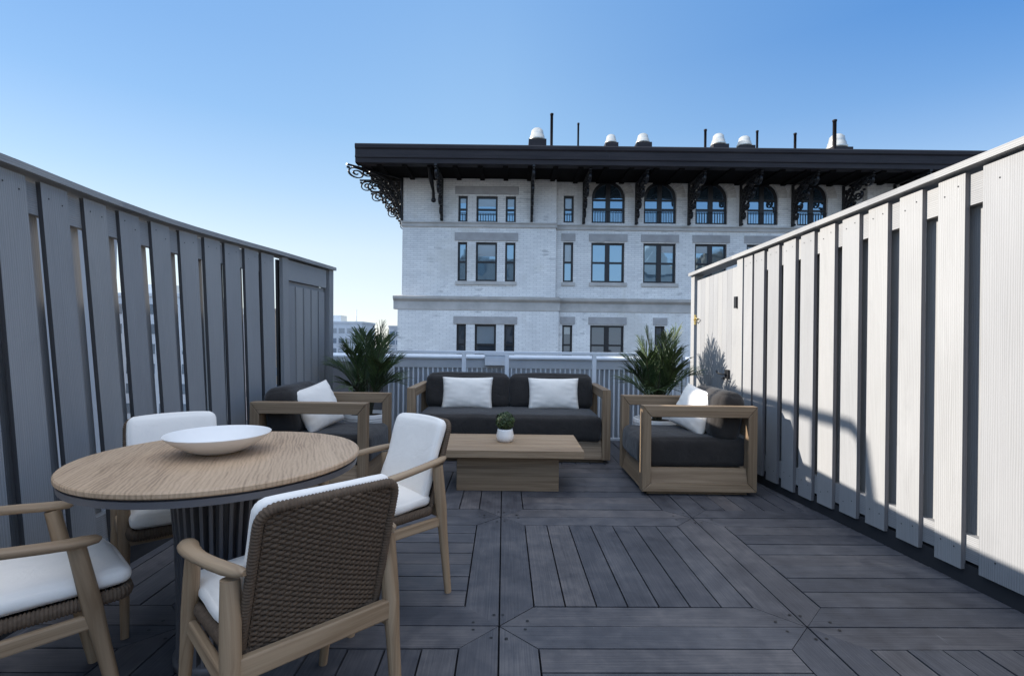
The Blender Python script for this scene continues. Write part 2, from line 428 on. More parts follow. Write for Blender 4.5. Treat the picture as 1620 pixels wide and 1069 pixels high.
# the half of the sky behind the camera is brightened as added facade fill
bk_ = math_(nt, 'MULTIPLY', math_(nt, 'MULTIPLY', sx.outputs['Y'], -1.0), 1.3, True)
rpd = mixc(nt, bk_, rpd, mixc(nt, 1.0, rpd, (1.85, 1.97, 2.15), 'MULTIPLY'))
sc_ = nt.nodes.new('ShaderNodeVectorMath'); sc_.operation = 'SCALE'; nt.links.new(rpd, sc_.inputs[0]); sc_.inputs['Scale'].default_value = K
mx = mixc(nt, .84, sky.outputs[0], sc_.outputs[0])
nt.links.new(mx, bg.inputs[0]); bg.inputs[1].default_value = STR
sl = bpy.data.lights.new('sun', 'SUN'); sl.energy = 3.15; sl.angle = R(.35); sl.color = (1, .955, .89)
so = link(bpy.data.objects.new('sun', sl)); so.rotation_euler = (-SUN).to_track_quat('-Z', 'Y').to_euler()
sc.view_settings.view_transform = 'Standard'; sc.view_settings.look = 'None'
sc.view_settings.exposure = EXPO; sc.view_settings.gamma = 1

# ------------------------------------------------------------------ ground, deck
g = MB(); g.box(-900, 900, -900, 1500, -25.5, -25)
struct(g.build('ground', M['asphalt']))
g = MB(); g.box(-2.6, 2.9, -4, 6.0, -25, -.12, mi=0)
struct(g.build('terrace_block', M['slab']))

def build_deck():
    T, fw, gap = 1.22, .142, .007
    ox, oy, yaw = -.037, 1.97, R(.9)
    mb = MB()
    c, s = math.cos(yaw), math.sin(yaw)
    def tr(x, y, z): return (ox+c*x-s*y, oy+s*x+c*y, z)
    mb.box(-2.5, 2.6, -3, 5.62, -.10, -.03, mi=1)
    def board(p, along, dz=0.0):
        r = rnd.random()
        pts = [tr(*q, -.028) for q in p]+[tr(*q, dz) for q in p]
        # hexa expects ccw bottom; grain along edge 0->1 (0) or 0->3 (1)
        mb.hexa(pts, along, 0, r)
    for i in range(-3, 3):
        for j in range(-4, 4):
            x0, y0 = i*T, j*T; x1, y1 = x0+T, y0+T
            h = gap/2
            a, b_, a1, b1 = x0+h, y0+h, x1-h, y1-h
            ia, ib, ia1, ib1 = x0+fw, y0+fw, x1-fw, y1-fw
            m = .0015
            dz = [rnd.uniform(-.0015, .0015) for _ in range(4)]
            board([(a+m, b_), (a1-m, b_), (ia1-m, ib), (ia+m, ib)], 0, dz[0])
            board([(ia+m, ib1), (ia1-m, ib1), (a1-m, b1), (a+m, b1)], 0, dz[1])
            board([(a, b_+m), (ia, ib+m), (ia, ib1-m), (a, b1-m)], 1, dz[2])
            board([(ia1, ib+m), (a1, b_+m), (a1, b1-m), (ia1, ib1-m)], 1, dz[3])
            n = 7; L0, L1 = ia+gap, ia1-gap
            if (i+j) % 2 == 0:      # boards run away from the camera
                p = (ia1-ia-gap)/n
                for k in range(n):
                    q = ia+gap+k*p
                    board([(q, ib+gap), (q+p-gap, ib+gap), (q+p-gap, ib1-gap), (q, ib1-gap)], 1, rnd.uniform(-.0015, .0015))
            else:
                p = (ib1-ib-gap)/n
                for k in range(n):
                    q = ib+gap+k*p
                    board([(ia+gap, q), (ia1-gap, q), (ia1-gap, q+p-gap), (ia+gap, q+p-gap)], 0, rnd.uniform(-.0015, .0015))
            for sx, sy in ((0, 0), (1, 0), (0, 1), (1, 1)):
                for (dx, dy) in ((.022, .085), (.105, .03)):
                    X = x0+dx if sx == 0 else x1-dx; Y = y0+dy if sy == 0 else y1-dy
                    X += rnd.uniform(-.008, .008); Y += rnd.uniform(-.008, .008)
                    q = [tr(X+.0065*math.cos(t*math.pi/4), Y+.0065*math.sin(t*math.pi/4), .0022) for t in range(8)]
                    mb.face(q, mi=2)
    return struct(mb.build('deck', [M['deck'], M['deck_dark'], M['screw']]))
build_deck()

# ------------------------------------------------------------------ fences
def interp(tab, y):
    if y <= tab[0][0]: a, b_ = tab[0], tab[1]
    elif y >= tab[-1][0]: a, b_ = tab[-2], tab[-1]
    else:
        for a, b_ in zip(tab, tab[1:]):
            if a[0] <= y <= b_[0]: break
    t = (y-a[0])/(b_[0]-a[0]); return a[1]+t*(b_[1]-a[1])
LT = [(-3, -1.95), (1.0, -2.06), (2.05, -2.105), (2.25, -2.126), (2.5, -2.15), (2.75, -2.165), (3.0, -2.17), (3.243, -2.16), (3.66, -2.105), (4.056, -2.035), (4.26, -1.995), (5.22, -1.867)]
LB = [(-3, -1.75), (1.0, -1.85), (2.25, -1.935), (2.75, -2.0), (3.243, -2.03), (3.66, -2.015), (4.056, -1.96), (4.26, -1.94), (5.22, -1.85)]
def make_fence(side, top, bot, ztop, cuts, width, gate, gatekind, name, label):
    """front faces look at the deck; side = -1 left, +1 right. cuts = near edge of each front board"""
    root = empty(name, (side*1.95, 2.5, 0))
    inv = Vector((-side*1.95, -2.5, 0))
    def pt(y, z, off):
        zt = ztop(y); t = z/zt
        return Vector((interp(bot, y)*(1-t)+interp(top, y)*t+side*off, y, z))+inv
    def slab(mb, y0, y1, z0f, z1f, off, th, grain=2, mi=0, edge=None):
        a0, a1 = z0f(y0), z0f(y1); b0, b1 = z1f(y0), z1f(y1)
        lo = [pt(y0, a0, off), pt(y1, a1, off), pt(y1, a1, off+th), pt(y0, a0, off+th)]
        hi = [pt(y0, b0, off), pt(y1, b1, off), pt(y1, b1, off+th), pt(y0, b0, off+th)]
        if side < 0:
            lo = [lo[0], lo[3], lo[2], lo[1]]; hi = [hi[0], hi[3], hi[2], hi[1]]
            grain = {0: 1, 1: 0, 2: 2}[grain]
        n0 = len(mb.mi); mb.hexa(lo+hi, grain, mi)
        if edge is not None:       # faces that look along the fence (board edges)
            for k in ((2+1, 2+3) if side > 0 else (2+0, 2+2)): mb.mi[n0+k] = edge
    front, back, rails, cap, post = MB(), MB(), MB(), MB(), MB()
    zb = lambda y: .055
    zt = lambda y: ztop(y)-.035
    for i, (y0, y1) in enumerate(cuts):
        slab(front, y0, y1, lambda y: .072+.012*math.sin(i*7.1), lambda y: zt(y)-.012, 0, .022, 2, 0, 2)
        for zz in (.16, None):      # nail heads
            for f in (.25, .75):
                yy = y0+(y1-y0)*f; z = zz or zt(yy)-.075
                p = pt(yy, z+rnd.uniform(-.02, .02), -.0015)
                front.face([p+Vector((0, .004*math.cos(k*math.pi/3), .004*math.sin(k*math.pi/3))) for k in range(6)], mi=1)
    ys = [c_[0] for c_ in cuts]+[c_[1] for c_ in cuts]; Y0, Y1 = min(ys), max(ys)
    sg = sorted(cuts)
    for (a0, a1), (b0, b1) in zip(sg, sg[1:]):
        mid = (a1+b0)/2; hw = width*.5+(.024 if side > 0 else .006)
        slab(back, mid-hw, mid+hw-.004, zb, lambda y: zt(y)-.02, .062, .02)
    n = 24
    for z0f, z1f in ((lambda y: zt(y)-.165, lambda y: zt(y)-.022), (lambda y: .115, lambda y: .235)):
        for k in range(n):
            ya, yb = Y0+(Y1-Y0)*k/n, Y0+(Y1-Y0)*(k+1)/n
            slab(rails, ya, yb, z0f, z1f, .0215, .039, 0)
        rails.build('fence_rail', M['fence'], root); rails = MB()
    ends = [Y0]+[Y0+(5.22-Y0)*k/30 for k in range(1, 31)]
    for ya, yb in zip(ends, ends[1:]):
        slab(cap, ya, yb, lambda y: ztop(y)-.032, lambda y: ztop(y), -.035, .15, 0)
    sp = MB(); slab(sp, Y0, 5.1, lambda y: 0, lambda y: .098, .03, .05, 0); sp.build('base_shade_strip', M['dark_panel'], root)  # dark strip painting the shade below the boards
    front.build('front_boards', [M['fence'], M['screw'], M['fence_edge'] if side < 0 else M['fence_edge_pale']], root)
    back.build('back_boards', M['fence'], root)
    cap.build('cap_rail', M['fence_cap'], root)
    # posts behind the boards
    for yp in [Y0+.3+1.45*k for k in range(int((Y1-Y0)/1.45)+1)]:
        p_ = MB(); slab(p_, yp, yp+.085, lambda y: -.1, lambda y: zt(y)-.03, .084, .085)
        p_.build('fence_post', M['fence'], root)
    # end post
    p_ = MB(); slab(p_, gate[1]+.045, 5.22, lambda y: 0, lambda y: ztop(y)-.034, -.004, .09)
    p_.build('end_post', M['fence'], root)
    p_ = MB(); slab(p_, gate[0]-.10, gate[0]-.012, lambda y: .03, lambda y: zt(y)-.004, -.004, .03)
    p_.build('gate_jamb', M['fence'], root)
    ga = MB(); g0, g1 = gate
    if gatekind == 'slatted':
        nb = 5; p = (g1-g0)/nb
        for k in range(nb):
            slab(ga, g0+k*p, g0+(k+1)*p-.026, lambda y: .06, lambda y: zt(y)-.235, .012, .02)
        slab(ga, g0, g1+.0, lambda y: zt(y)-.19, lambda y: zt(y)-.012, .006, .03, 0)
        for zz in (.25, .9, 1.5):
            slab(ga, g0, g1, lambda y: zz, lambda y: zz+.12, .034, .03, 0)
    else:
        nb = 9; p = (g1-g0)/nb
        for k in range(nb):
            slab(ga, g0+k*p+.002, g0+(k+1)*p, lambda y: .06, lambda y: zt(y)-.06, .006, .02)
        for zz in (.25, 1.5):
            slab(ga, g0, g1, lambda y: zz, lambda y: zz+.12, .0275, .03, 0)
    go = ga.build('gate', M['fence'], root)
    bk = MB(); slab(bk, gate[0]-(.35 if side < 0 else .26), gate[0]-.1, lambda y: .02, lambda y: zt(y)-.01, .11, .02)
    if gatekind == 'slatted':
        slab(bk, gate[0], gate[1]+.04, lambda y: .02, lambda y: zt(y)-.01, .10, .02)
    bk.build('back_panel', M['fence'] if side > 0 else M['dark_panel'], root)  # left side: near-black sheet gives the gate gaps their shade by colour
    if gatekind == 'solid':
        l = MB()
        for zz, yy in ((1.35, gate[1]-.0),):
            l.tube([pt(yy+.03, zz, -.012), pt(yy-.02, zz+.02, -.022), pt(yy-.08, zz-.0, -.014), pt(yy-.02, zz-.025, -.022), pt(yy+.03, zz, -.012)], .006, 6)
            slab(l, yy+.005, yy+.03, lambda y: zz-.05, lambda y: zz+.05, -.012, .012)
        l.build('brass_latch', M['brass'], go)
        h = MB(); slab(h, gate[0]-.03, gate[0]+.005, lambda y: 1.42, lambda y: 1.52, -.02, .025)
        h.build('hinge', M['black_metal'], go)
        h = MB(); yc = gate[0]+.13
        slab(h, yc-.03, yc+.03, lambda y: .80, lambda y: .88, -.012, .012)
        h.tube([pt(yc, .84, -.01), pt(yc, .84, -.05), pt(yc+.07, .845, -.055), pt(yc+.1, .86, -.05)], .008, 6)
        h.tube([pt(yc+.02, .81, -.01), pt(yc+.02, .80, -.04), pt(yc-.035, .795, -.045)], .007, 6)
        h.build('gate_handle', M['black_metal'], go)
    tag(root, label, 'fence')
    return root
W_ = .145
lcuts = []
for y in (-1.0, -.76, -.52, -.28, -.04, .2, .44, .68, .92, 1.16, 1.38, 1.6, 1.81, 2.02, 2.25, 2.505, 2.75, 3.0, 3.243, 3.46, 3.66, 3.865, 4.056):
    nx = .225
    lcuts.append((y, y+.152))
make_fence(-1, LT, LB, lambda y: 1.85, lcuts, .15, (4.42, 5.09), 'slatted', 'privacy_fence',
           'tall grey slatted board fence in shade, left of the dining table')
rn = [2.361, 2.584, 2.796, 3.0, 3.2, 3.39, 3.583, 3.774, 3.963, 4.11]
rcuts = [(y, y+.135) for y in rn[:-1]]
rcuts += [(4.125, 4.245)]
rcuts += [(1.99, 2.279)] + [(y, y+.14) for y in (1.76, 1.54, 1.32, 1.1, .88, .66, .44, .22, 0, -.22, -.44, -.66, -.88, -1.1)]
RL = [(-3, 2.57), (2.11, 2.163-.02), (4.0, 1.978), (5.22, 1.858)]
make_fence(1, RL, RL, lambda y: 1.835+(5.2-y)*.05, rcuts, .135, (4.36, 5.10), 'solid', 'privacy_fence',
           'tall pale board fence in full sun, right of the armchair')

# ------------------------------------------------------------------ guard rail and parapet at the back
def build_rear():
    root = empty('guard_rail', (0, 5.42, 0))
    Y = 0.0
    zt = 1.0
    t = MB(); t.box(-1.86, 1.84, -.018, .018, zt-.034, zt); t.build('top_rail', M['metal_white'], root, .004)
    t = MB(); t.box(-1.86, 1.84, -.012, .012, .05, .08); t.build('bottom_rail', M['metal_white'], root, .003)
    for px in (620, 734, 802, 940, 1080):
        X, _ = at(px, 570, 5.42)
        p = MB(); p.box(X-.022, X+.022, -.0185, .0185, .0, zt-.0345); p.box(X-.05, X+.05, -.05, .05, .0, .008)
        p.build('rail_post', M['metal_white'], root, .003)
    p = MB(); p.box(1.765, 1.84, -.0185, .0185, 0, zt-.0345); p.build('rail_post', M['metal_white'], root, .003)
    p = MB(); p.box(1.66, 1.765, -.015, .015, zt-.13, zt-.10); p.build('return_rail', M['metal_white'], root, .003)
    tag(root, 'white metal guard rail with square posts behind the charcoal sofa', 'railing')
    pr = empty('parapet_wall', (0, 5.7, 0))
    b = MB(); b.box(-2.4, 2.3, .06, .28, -.12, .895); b.build('wall', M['slab'], pr)
    c = MB()
    c.prism([(-.02, .930), (.30, .945), (.30, .915), (-.02, .905)], 'x', -2.42, 2.32)
    c.build('coping', M['metal_white'], pr, .004)
    c = MB(); c.prism([(.0, .904), (.055, .904), (.055, .80), (.03, .80)], 'x', -2.4, 2.3); c.build('flashing', M['metal_white'], pr)
    # corrugated sheet: trapezoid ribs
    m = MB(); x = -1.45; prof = []
    while x < 2.25:
        prof += [(x, 0.0), (x+.036, 0.0), (x+.042, -.018), (x+.050, -.018), (x+.056, 0.0)]; x += .056
    for (xa, ya), (xb, yb) in zip(prof, prof[1:]):
        if xb > xa: m.face([(xa, .05+ya, -.1), (xb, .05+yb, -.1), (xb, .05+yb, .80), (xa, .05+ya, .80)], mi=0 if ya == yb == 0 else 1)
    m.build('corrugated_panel', [M['panel'], M['rib']], pr)
    m = MB(); m.box(-2.3, -1.47, .0, .059, -.1, .86); m.build('dark_panel', M['table_metal'], pr, .004)
    tag(pr, 'low parapet wall clad in grey corrugated metal sheet behind the sofa', 'wall')
    X, Z = at(783, 570, 5.62)
    e = empty('electrical_box', (X, 5.69, Z))
    bm_ = MB(); bm_.box(-.115, .115, -.05, .012, -.06, .055); bm_.build('box_body', M['metal_white'], e, .006)
    bm_ = MB(); bm_.box(-.122, .122, -.056, .006, .0555, .067); bm_.build('lid', M['metal_white'], e, .003)
    tag(e, 'small grey metal box on the parapet behind the sofa cushions', 'metal box')
build_rear()

# ------------------------------------------------------------------ soft shapes
def cushion(w_, d_, h_, r_, puff=.012, n=12, seed=0, crown=0.0):
    """rounded box centred at origin"""
    vs, fs, key = [], [], {}
    rg = random.Random(seed); ph = [rg.uniform(0, 6.28) for _ in range(6)]
    def V(a, b_, c):
        k = (round(a, 5), round(b_, 5), round(c, 5))
        if k in key: return key[k]
        def sp(t): return math.copysign(1-(1-abs(t))**1.6, t)
        P = Vector((sp(a)*w_/2, sp(b_)*d_/2, sp(c)*h_/2))
        I = Vector((max(-w_/2+r_, min(w_/2-r_, P.x)), max(-d_/2+r_, min(d_/2-r_, P.y)), max(-h_/2+r_, min(h_/2-r_, P.z))))
        D = P-I
        if D.length > 1e-6: P = I+D.normalized()*r_*min(1, D.length/r_*1.0) if D.length < r_ else I+D.normalized()*r_
        ax, ay, az = 1-abs(a)**2, 1-abs(b_)**2, 1-abs(c)**2
        P.z += math.copysign(puff, c)*ax*ay*(abs(c) > .99) if abs(c) > .99 else 0
        if abs(b_) > .99: P.y += math.copysign(puff, b_)*ax*az
        if abs(a) > .99: P.x += math.copysign(puff*.6, a)*ay*az
        P.z += crown*ax*ay*(c > .99)
        wv = .0022*(math.sin(P.x*23+ph[0])*math.sin(P.y*27+ph[1]+P.z*15)+math.sin(P.z*31+ph[2]+P.x*13))
        P += Vector((wv, wv*.7, wv))
        key[k] = len(vs); vs.append(P); return key[k]
    g_ = [-1+2*i/n for i in range(n+1)]
    for ax in range(3):
        for sgn in (-1, 1):
            for i in range(n):
                for j in range(n):
                    q = []
                    for (u, v) in ((g_[i], g_[j]), (g_[i+1], g_[j]), (g_[i+1], g_[j+1]), (g_[i], g_[j+1])):
                        p = [0, 0, 0]; p[ax] = sgn; p[(ax+1) % 3] = u; p[(ax+2) % 3] = v
                        q.append(V(*p))
                    fs.append(tuple(q if sgn > 0 else q[::-1]))
    m = MB(); m.idx(vs, fs); return m
def rot(m, mat):
    m.v = [tuple(mat @ Vector(p)) for p in m.v]; return m
def pillow(w_, h_, t_, seed=0, n=26):
    rg = random.Random(seed); m = MB(); vs, fs = [], []
    ph = [rg.uniform(0, 6.28) for _ in range(8)]
    for side in (-1, 1):
        base = len(vs)
        for i in range(n+1):
            for j in range(n+1):
                u, v = -1+2*i/n, -1+2*j/n
                e = (1-abs(u)**2.6)*(1-abs(v)**2.6)
                th = t_/2*max(e, 0)**.52
                pin = 1-.055*(1-abs(u)**2)*abs(v)**3; pin2 = 1-.055*(1-abs(v)**2)*abs(u)**3
                x, z = u*w_/2*pin2, v*h_/2*pin
                # creases radiating from corners and seams
                rim = (max(abs(u), abs(v)))**2*e**.3
                cr = .0045*rim*(math.sin(u*11+v*4+ph[0])*math.sin(v*13-u*3+ph[1])+.6*math.sin(u*23+ph[2]+v*3)*(abs(v) > .5)+.6*math.sin(v*21+ph[3])*(abs(u) > .5))
                cr += .004*e*math.sin(u*5+ph[4])*math.sin(v*4+ph[5])
                y = side*(th+cr*(1 if th > .004 else 0))
                vs.append((x, y, z))
        for i in range(n):
            for j in range(n):
                a = base+i*(n+1)+j; q = (a, a+n+1, a+n+2, a+1)
                fs.append(q if side < 0 else q[::-1])
    m.idx(vs, fs); return m

# ------------------------------------------------------------------ oak lounge pieces (local: front looks to -y, x to the side)
def arm_frame(mb, x0, x1, d, h, fw=.066, th=.082):
    """rectangular mitred side frame in the y-z plane, y 0..d, z 0..h, between x0 and x1"""
    O = [(0, .03), (d, .03), (d, h), (0, h)]
    I = [(fw, .092), (d-fw, .092), (d-fw, h-th), (fw, h-th)]
    e = .0012
    for k in range(4):
        a, b_ = Vector(O[k]), Vector(O[(k+1) % 4]); c_, d_ = Vector(I[(k+1) % 4]), Vector(I[k])
        t = (b_-a).normalized()*e
        mb.prism([a+t, b_-t, c_-t, d_+t], 'x', x0, x1, gdir=(b_-a))
def lounge(name, loc, rz, width, d, h, nback, label, cat, group=None, seat_h=.43):
    root = empty(name, loc, rz)
    aw = .075; hw = width/2
    for sx in (-1, 1):
        m = MB(); arm_frame(m, *( (-hw, -hw+aw) if sx < 0 else (hw-aw, hw)), d, h)
        m.build('arm_frame', M['oak_frame'], root, .004)
        # inset bevelled side panel between the lower rail and the cushion
        m = MB()
        xo = -hw if sx < 0 else hw-aw
        xin = (xo+.012, xo+aw-.012)
        pr_ = [(xo+.003, .0925), (xo+.034, .198), (xo+.06, .198), (xo+.06, .0925)] if sx < 0 else [(xo+aw-.003, .0925), (xo+aw-.034, .198), (xo+aw-.06, .198), (xo+aw-.06, .0925)]
        m.prism(pr_, 'y', .0675, d-.0675)
        m.build('side_panel', M['oak_frame'], root, .003)
    b = MB()
    b.prism([(.008, .035), (.045, .20), (.09, .20), (.09, .035)], 'x', -hw+aw+.001, hw-aw-.001)
    b.prism([(d-.008, .035), (d-.045, .20), (d-.09, .20), (d-.09, .035)], 'x', -hw+aw+.001, hw-aw-.001)
    b.box(-hw+aw+.001, hw-aw-.001, .091, d-.091, .10, .185)
    b.build('base_panel', M['oak_frame'], root, .003)
    b = MB(); b.box(-hw+.05, hw-.05, .05, d-.05, 0, .034); b.build('plinth', M['oak_frame'], root, .002)
    b = MB(); b.box(-hw+aw+.001, hw-aw-.001, d-.06, d-.02, .43, .56); b.build('back_rail', M['oak_frame'], root, .003)
    cw = width-2*aw-.012
    c = cushion(cw, d-.035, seat_h-.19, .045, .012, 16, 3)
    c.v = [(x, y+d/2-.012, z+(seat_h+.19)/2) for x, y, z in c.v]
    c.build('seat_cushion', M['charcoal'], root)
    bw = cw/nback
    for k in range(nback):
        c = cushion(bw-.002, .22, .36, .07, .012, 14, 5+k, .006)
        mt = Matrix.Translation((-cw/2+bw*(k+.5), d-.165, seat_h+.155)) @ Matrix.Rotation(R(-9), 4, 'X')
        rot(c, mt); c.build('back_cushion', M['charcoal'], root)
    tag(root, label, cat, group); return root
SOFA = lounge('sofa', (-.022, 4.6, 0), 0, 1.87, .80, .672, 2,
              'charcoal two seat sofa with slatless oak frame behind the coffee table', 'sofa', None, .43)
AL, AW, AH = .84, .76, .655
AR = lounge('armchair', (.958, 3.66+AW/2, 0), R(-90), AW, AL, AH, 1,
            'charcoal armchair with open oak frame beside the sunlit pale fence', 'armchair', 'oak lounge armchairs', .405)
AR.location = (.958, 3.66+AW/2, 0)
AR2 = copy_tree(AR); AR2.location = (-1.035, 3.60+AW/2, 0); AR2.rotation_euler = (0, 0, R(90))
AR2['label'] = 'charcoal armchair with open oak frame behind the round dining table'
def put_pillow(loc, rots, w_, h_, t_, seed, label):
    m = pillow(w_, h_, t_, seed)
    o = m.build('throw_pillow', M['linen'], None, merge=True)
    o.location = loc; o.rotation_euler = rots
    tag(o, label, 'pillow', 'white throw pillows'); return o
X, Z = at(739, 622, 5.06)
put_pillow((X, 5.085, .43+.152), (R(-14), 0, R(-1)), .515, .325, .13, 1, 'white oblong pillow on the sofa, nearer the left palm')
X, Z = at(876, 622, 5.06)
put_pillow((X, 5.085, .43+.152), (R(-14), 0, R(1.5)), .515, .325, .13, 2, 'white oblong pillow on the sofa, nearer the right palm')
X, Z = at(1101, 652, 4.05)
put_pillow((X-.01, 4.06, .58), (R(-24), R(10), R(-72)), .42, .36, .13, 3, 'white square pillow leaning in the armchair by the sunlit fence')
X, Z = at(503, 650, 4.0)
put_pillow((X+.02, 3.96, .58), (R(-24), R(-10), R(72)), .42, .36, .13, 4, 'white square pillow leaning in the armchair behind the dining table')

# ------------------------------------------------------------------ coffee table and its plant
def build_coffee():
    root = empty('coffee_table', (-.02, 3.95, 0))
    t = MB(); n = 5; d = .64/n
    for k in range(n):
        t.box(-.552, .552, -.32+k*d+.0006, -.32+(k+1)*d-.0006, .268, .322)
    t.build('table_top', M['oak'], root, .0025)
    b = MB(); b.box(-.38, .38, -.215, .215, 0, .2675); b.build('pedestal', M['oak_frame'], root, .003)
    tag(root, 'low oak coffee table with a block base in front of the sofa', 'coffee table')
    X, _ = at(799, 690, 3.97)
    p = empty('potted_plant', (X, 3.97, .322))
    q = MB(); q.lathe([(0, .0), (.048, .0), (.06, .006), (.068, .03), (.069, .05), (.062, .082), (.058, .1), (.053, .1), (.055, .08), (.0, .078)], 36)
    q.build('pot', M['ceramic'], p)
    f = MB(); r2 = random.Random(5)
    C_ = Vector((0, 0, .158))
    for i in range(2600):
        v = Vector((r2.gauss(0, 1), r2.gauss(0, 1), r2.gauss(0, 1))).normalized()
        ra = .071*(r2.random()**.18)*(1+.07*math.sin(v.x*9)*math.sin(v.z*8))+r2.uniform(0, .006)
        c = C_+v*ra
        t1 = v.orthogonal().normalized(); t1.rotate(Matrix.Rotation(r2.uniform(0, 6.28), 3, v))
        t1 = (t1+v*r2.uniform(.1, 1.0)).normalized(); t2 = t1.cross(v).normalized()
        L, B = r2.uniform(.007, .012), r2.uniform(.003, .005)
        f.face([c-t1*L*.3, c+t2*B, c+t1*L, c-t2*B], r=r2.random())
    fo = f.build('foliage', M['leaf'], p)
    s = MB(); s.lathe([(.0, -.055), (.052, -.03), (.06, 0), (.05, .04), (.0, .058)], 16, (0, 0, .156)); s.build('stem_core', M['stem'], p)
    tag(p, 'small clipped ball plant in a white pot on the coffee table', 'potted plant')
build_coffee()

# ------------------------------------------------------------------ palms
def build_palm(loc, seed, label, scale=1.0):
    root = empty('potted_palm', loc)
    r2 = random.Random(seed)
    p = MB(); prof = [(.0, 0), (.15, 0), (.16, .01)]
    z = .012
    while z < .36:
        rr = .16+.055*math.sin(min(1, z/.36)*1.7)
        prof += [(rr, z), (rr+.004, z+.006), (rr+.004, z+.012), (rr, z+.018)]; z += .022
    prof += [(.213, .372), (.208, .385), (.197, .385), (.192, .345), (.0, .34)]
    p.lathe(prof, 40); p.build('pot', M['ceramic'], root)
    # the rings between the ridges are dark grooves
    g_ = MB()
    s = MB(); s.lathe([(.191, .352), (.12, .357), (.0, .36)], 24); s.build('soil', M['soil'], root)
    st, cr = MB(), MB()
    nf = 17
    for k in range(nf):
        a = k*2.399+r2.uniform(-.25, .25)
        outer = k/nf
        reach = r2.uniform(.05, .18)+.22*outer**.8
        hgt = (.85-.38*outer**1.2+r2.uniform(-.06, .05))*scale
        dirv = Vector((math.cos(a), math.sin(a), 0)); base = dirv*r2.uniform(.01, .045)+Vector((0, 0, .355))
        pts = []
        droop = .03+.16*outer
        for i in range(15):
            t = i/14
            zz = hgt*(1.2*t-.2*t*t)-droop*t**3
            pts.append(base+dirv*reach*(t**1.35)+Vector((0, 0, zz))+dirv.cross(Vector((0, 0, 1)))*.03*math.sin(t*2+k))
        st.tube(pts, [.007*(1-.8*i/14)+.001 for i in range(15)], 5)
        nl = 30
        for j in range(nl):
            t = .36+.64*j/(nl-1)
            i = min(13, int(t*14)); q = pts[i].lerp(pts[i+1], t*14-i) if i < 14 else pts[14]
            tg = (pts[min(i+1, 14)]-pts[max(0, i-1)]).normalized()
            sd = tg.cross(Vector((0, 0, 1)))
            if sd.length < .08: sd = dirv.cross(Vector((0, 0, 1)))
            sd.normalize(); upv = sd.cross(tg)
            L = (.14+.17*math.sin(math.pi*(j/(nl-1))**.8))*(.8+.35*r2.random())
            for sgn in (-1, 1):
                dv = (sd*sgn*r2.uniform(.42, .62)+tg*r2.uniform(.85, 1.1)+upv*r2.uniform(-.05, .22)).normalized()
                wv = dv.cross(upv).normalized(); B = .0052*r2.uniform(.8, 1.2)
                dn = Vector((0, 0, -1))*L
                m1 = q+dv*L*.4+dn*.01; m2 = q+dv*L*.78+dn*.07; tip = q+dv*L+dn*.2
                fold = upv*B*.5
                rv = r2.random()
                for sg in (-1, 1):
                    e0, e1, e2 = q+wv*B*.5*sg, m1+wv*B*sg-fold, m2+wv*B*.75*sg-fold*.7
                    cr.face([q, e0, e1, m1] if sg > 0 else [q, m1, e1, e0], r=rv)
                    cr.face([m1, e1, e2, m2] if sg > 0 else [m1, m2, e2, e1], r=rv)
                    cr.face([m2, e2, tip] if sg > 0 else [m2, tip, e2], r=rv)
    s_o = st.build('stems', M['stem'], root)
    cr.build('fronds', M['leaf'], root)
    tag(root, label, 'potted palm', 'palms in ribbed white pots'); return root
build_palm((-1.43, 4.98, 0), 11, 'green potted palm in the corner by the shaded fence', 1.0)
build_palm((1.40, 4.86, 0), 23, 'green potted palm in the corner by the sunlit fence', 1.0)

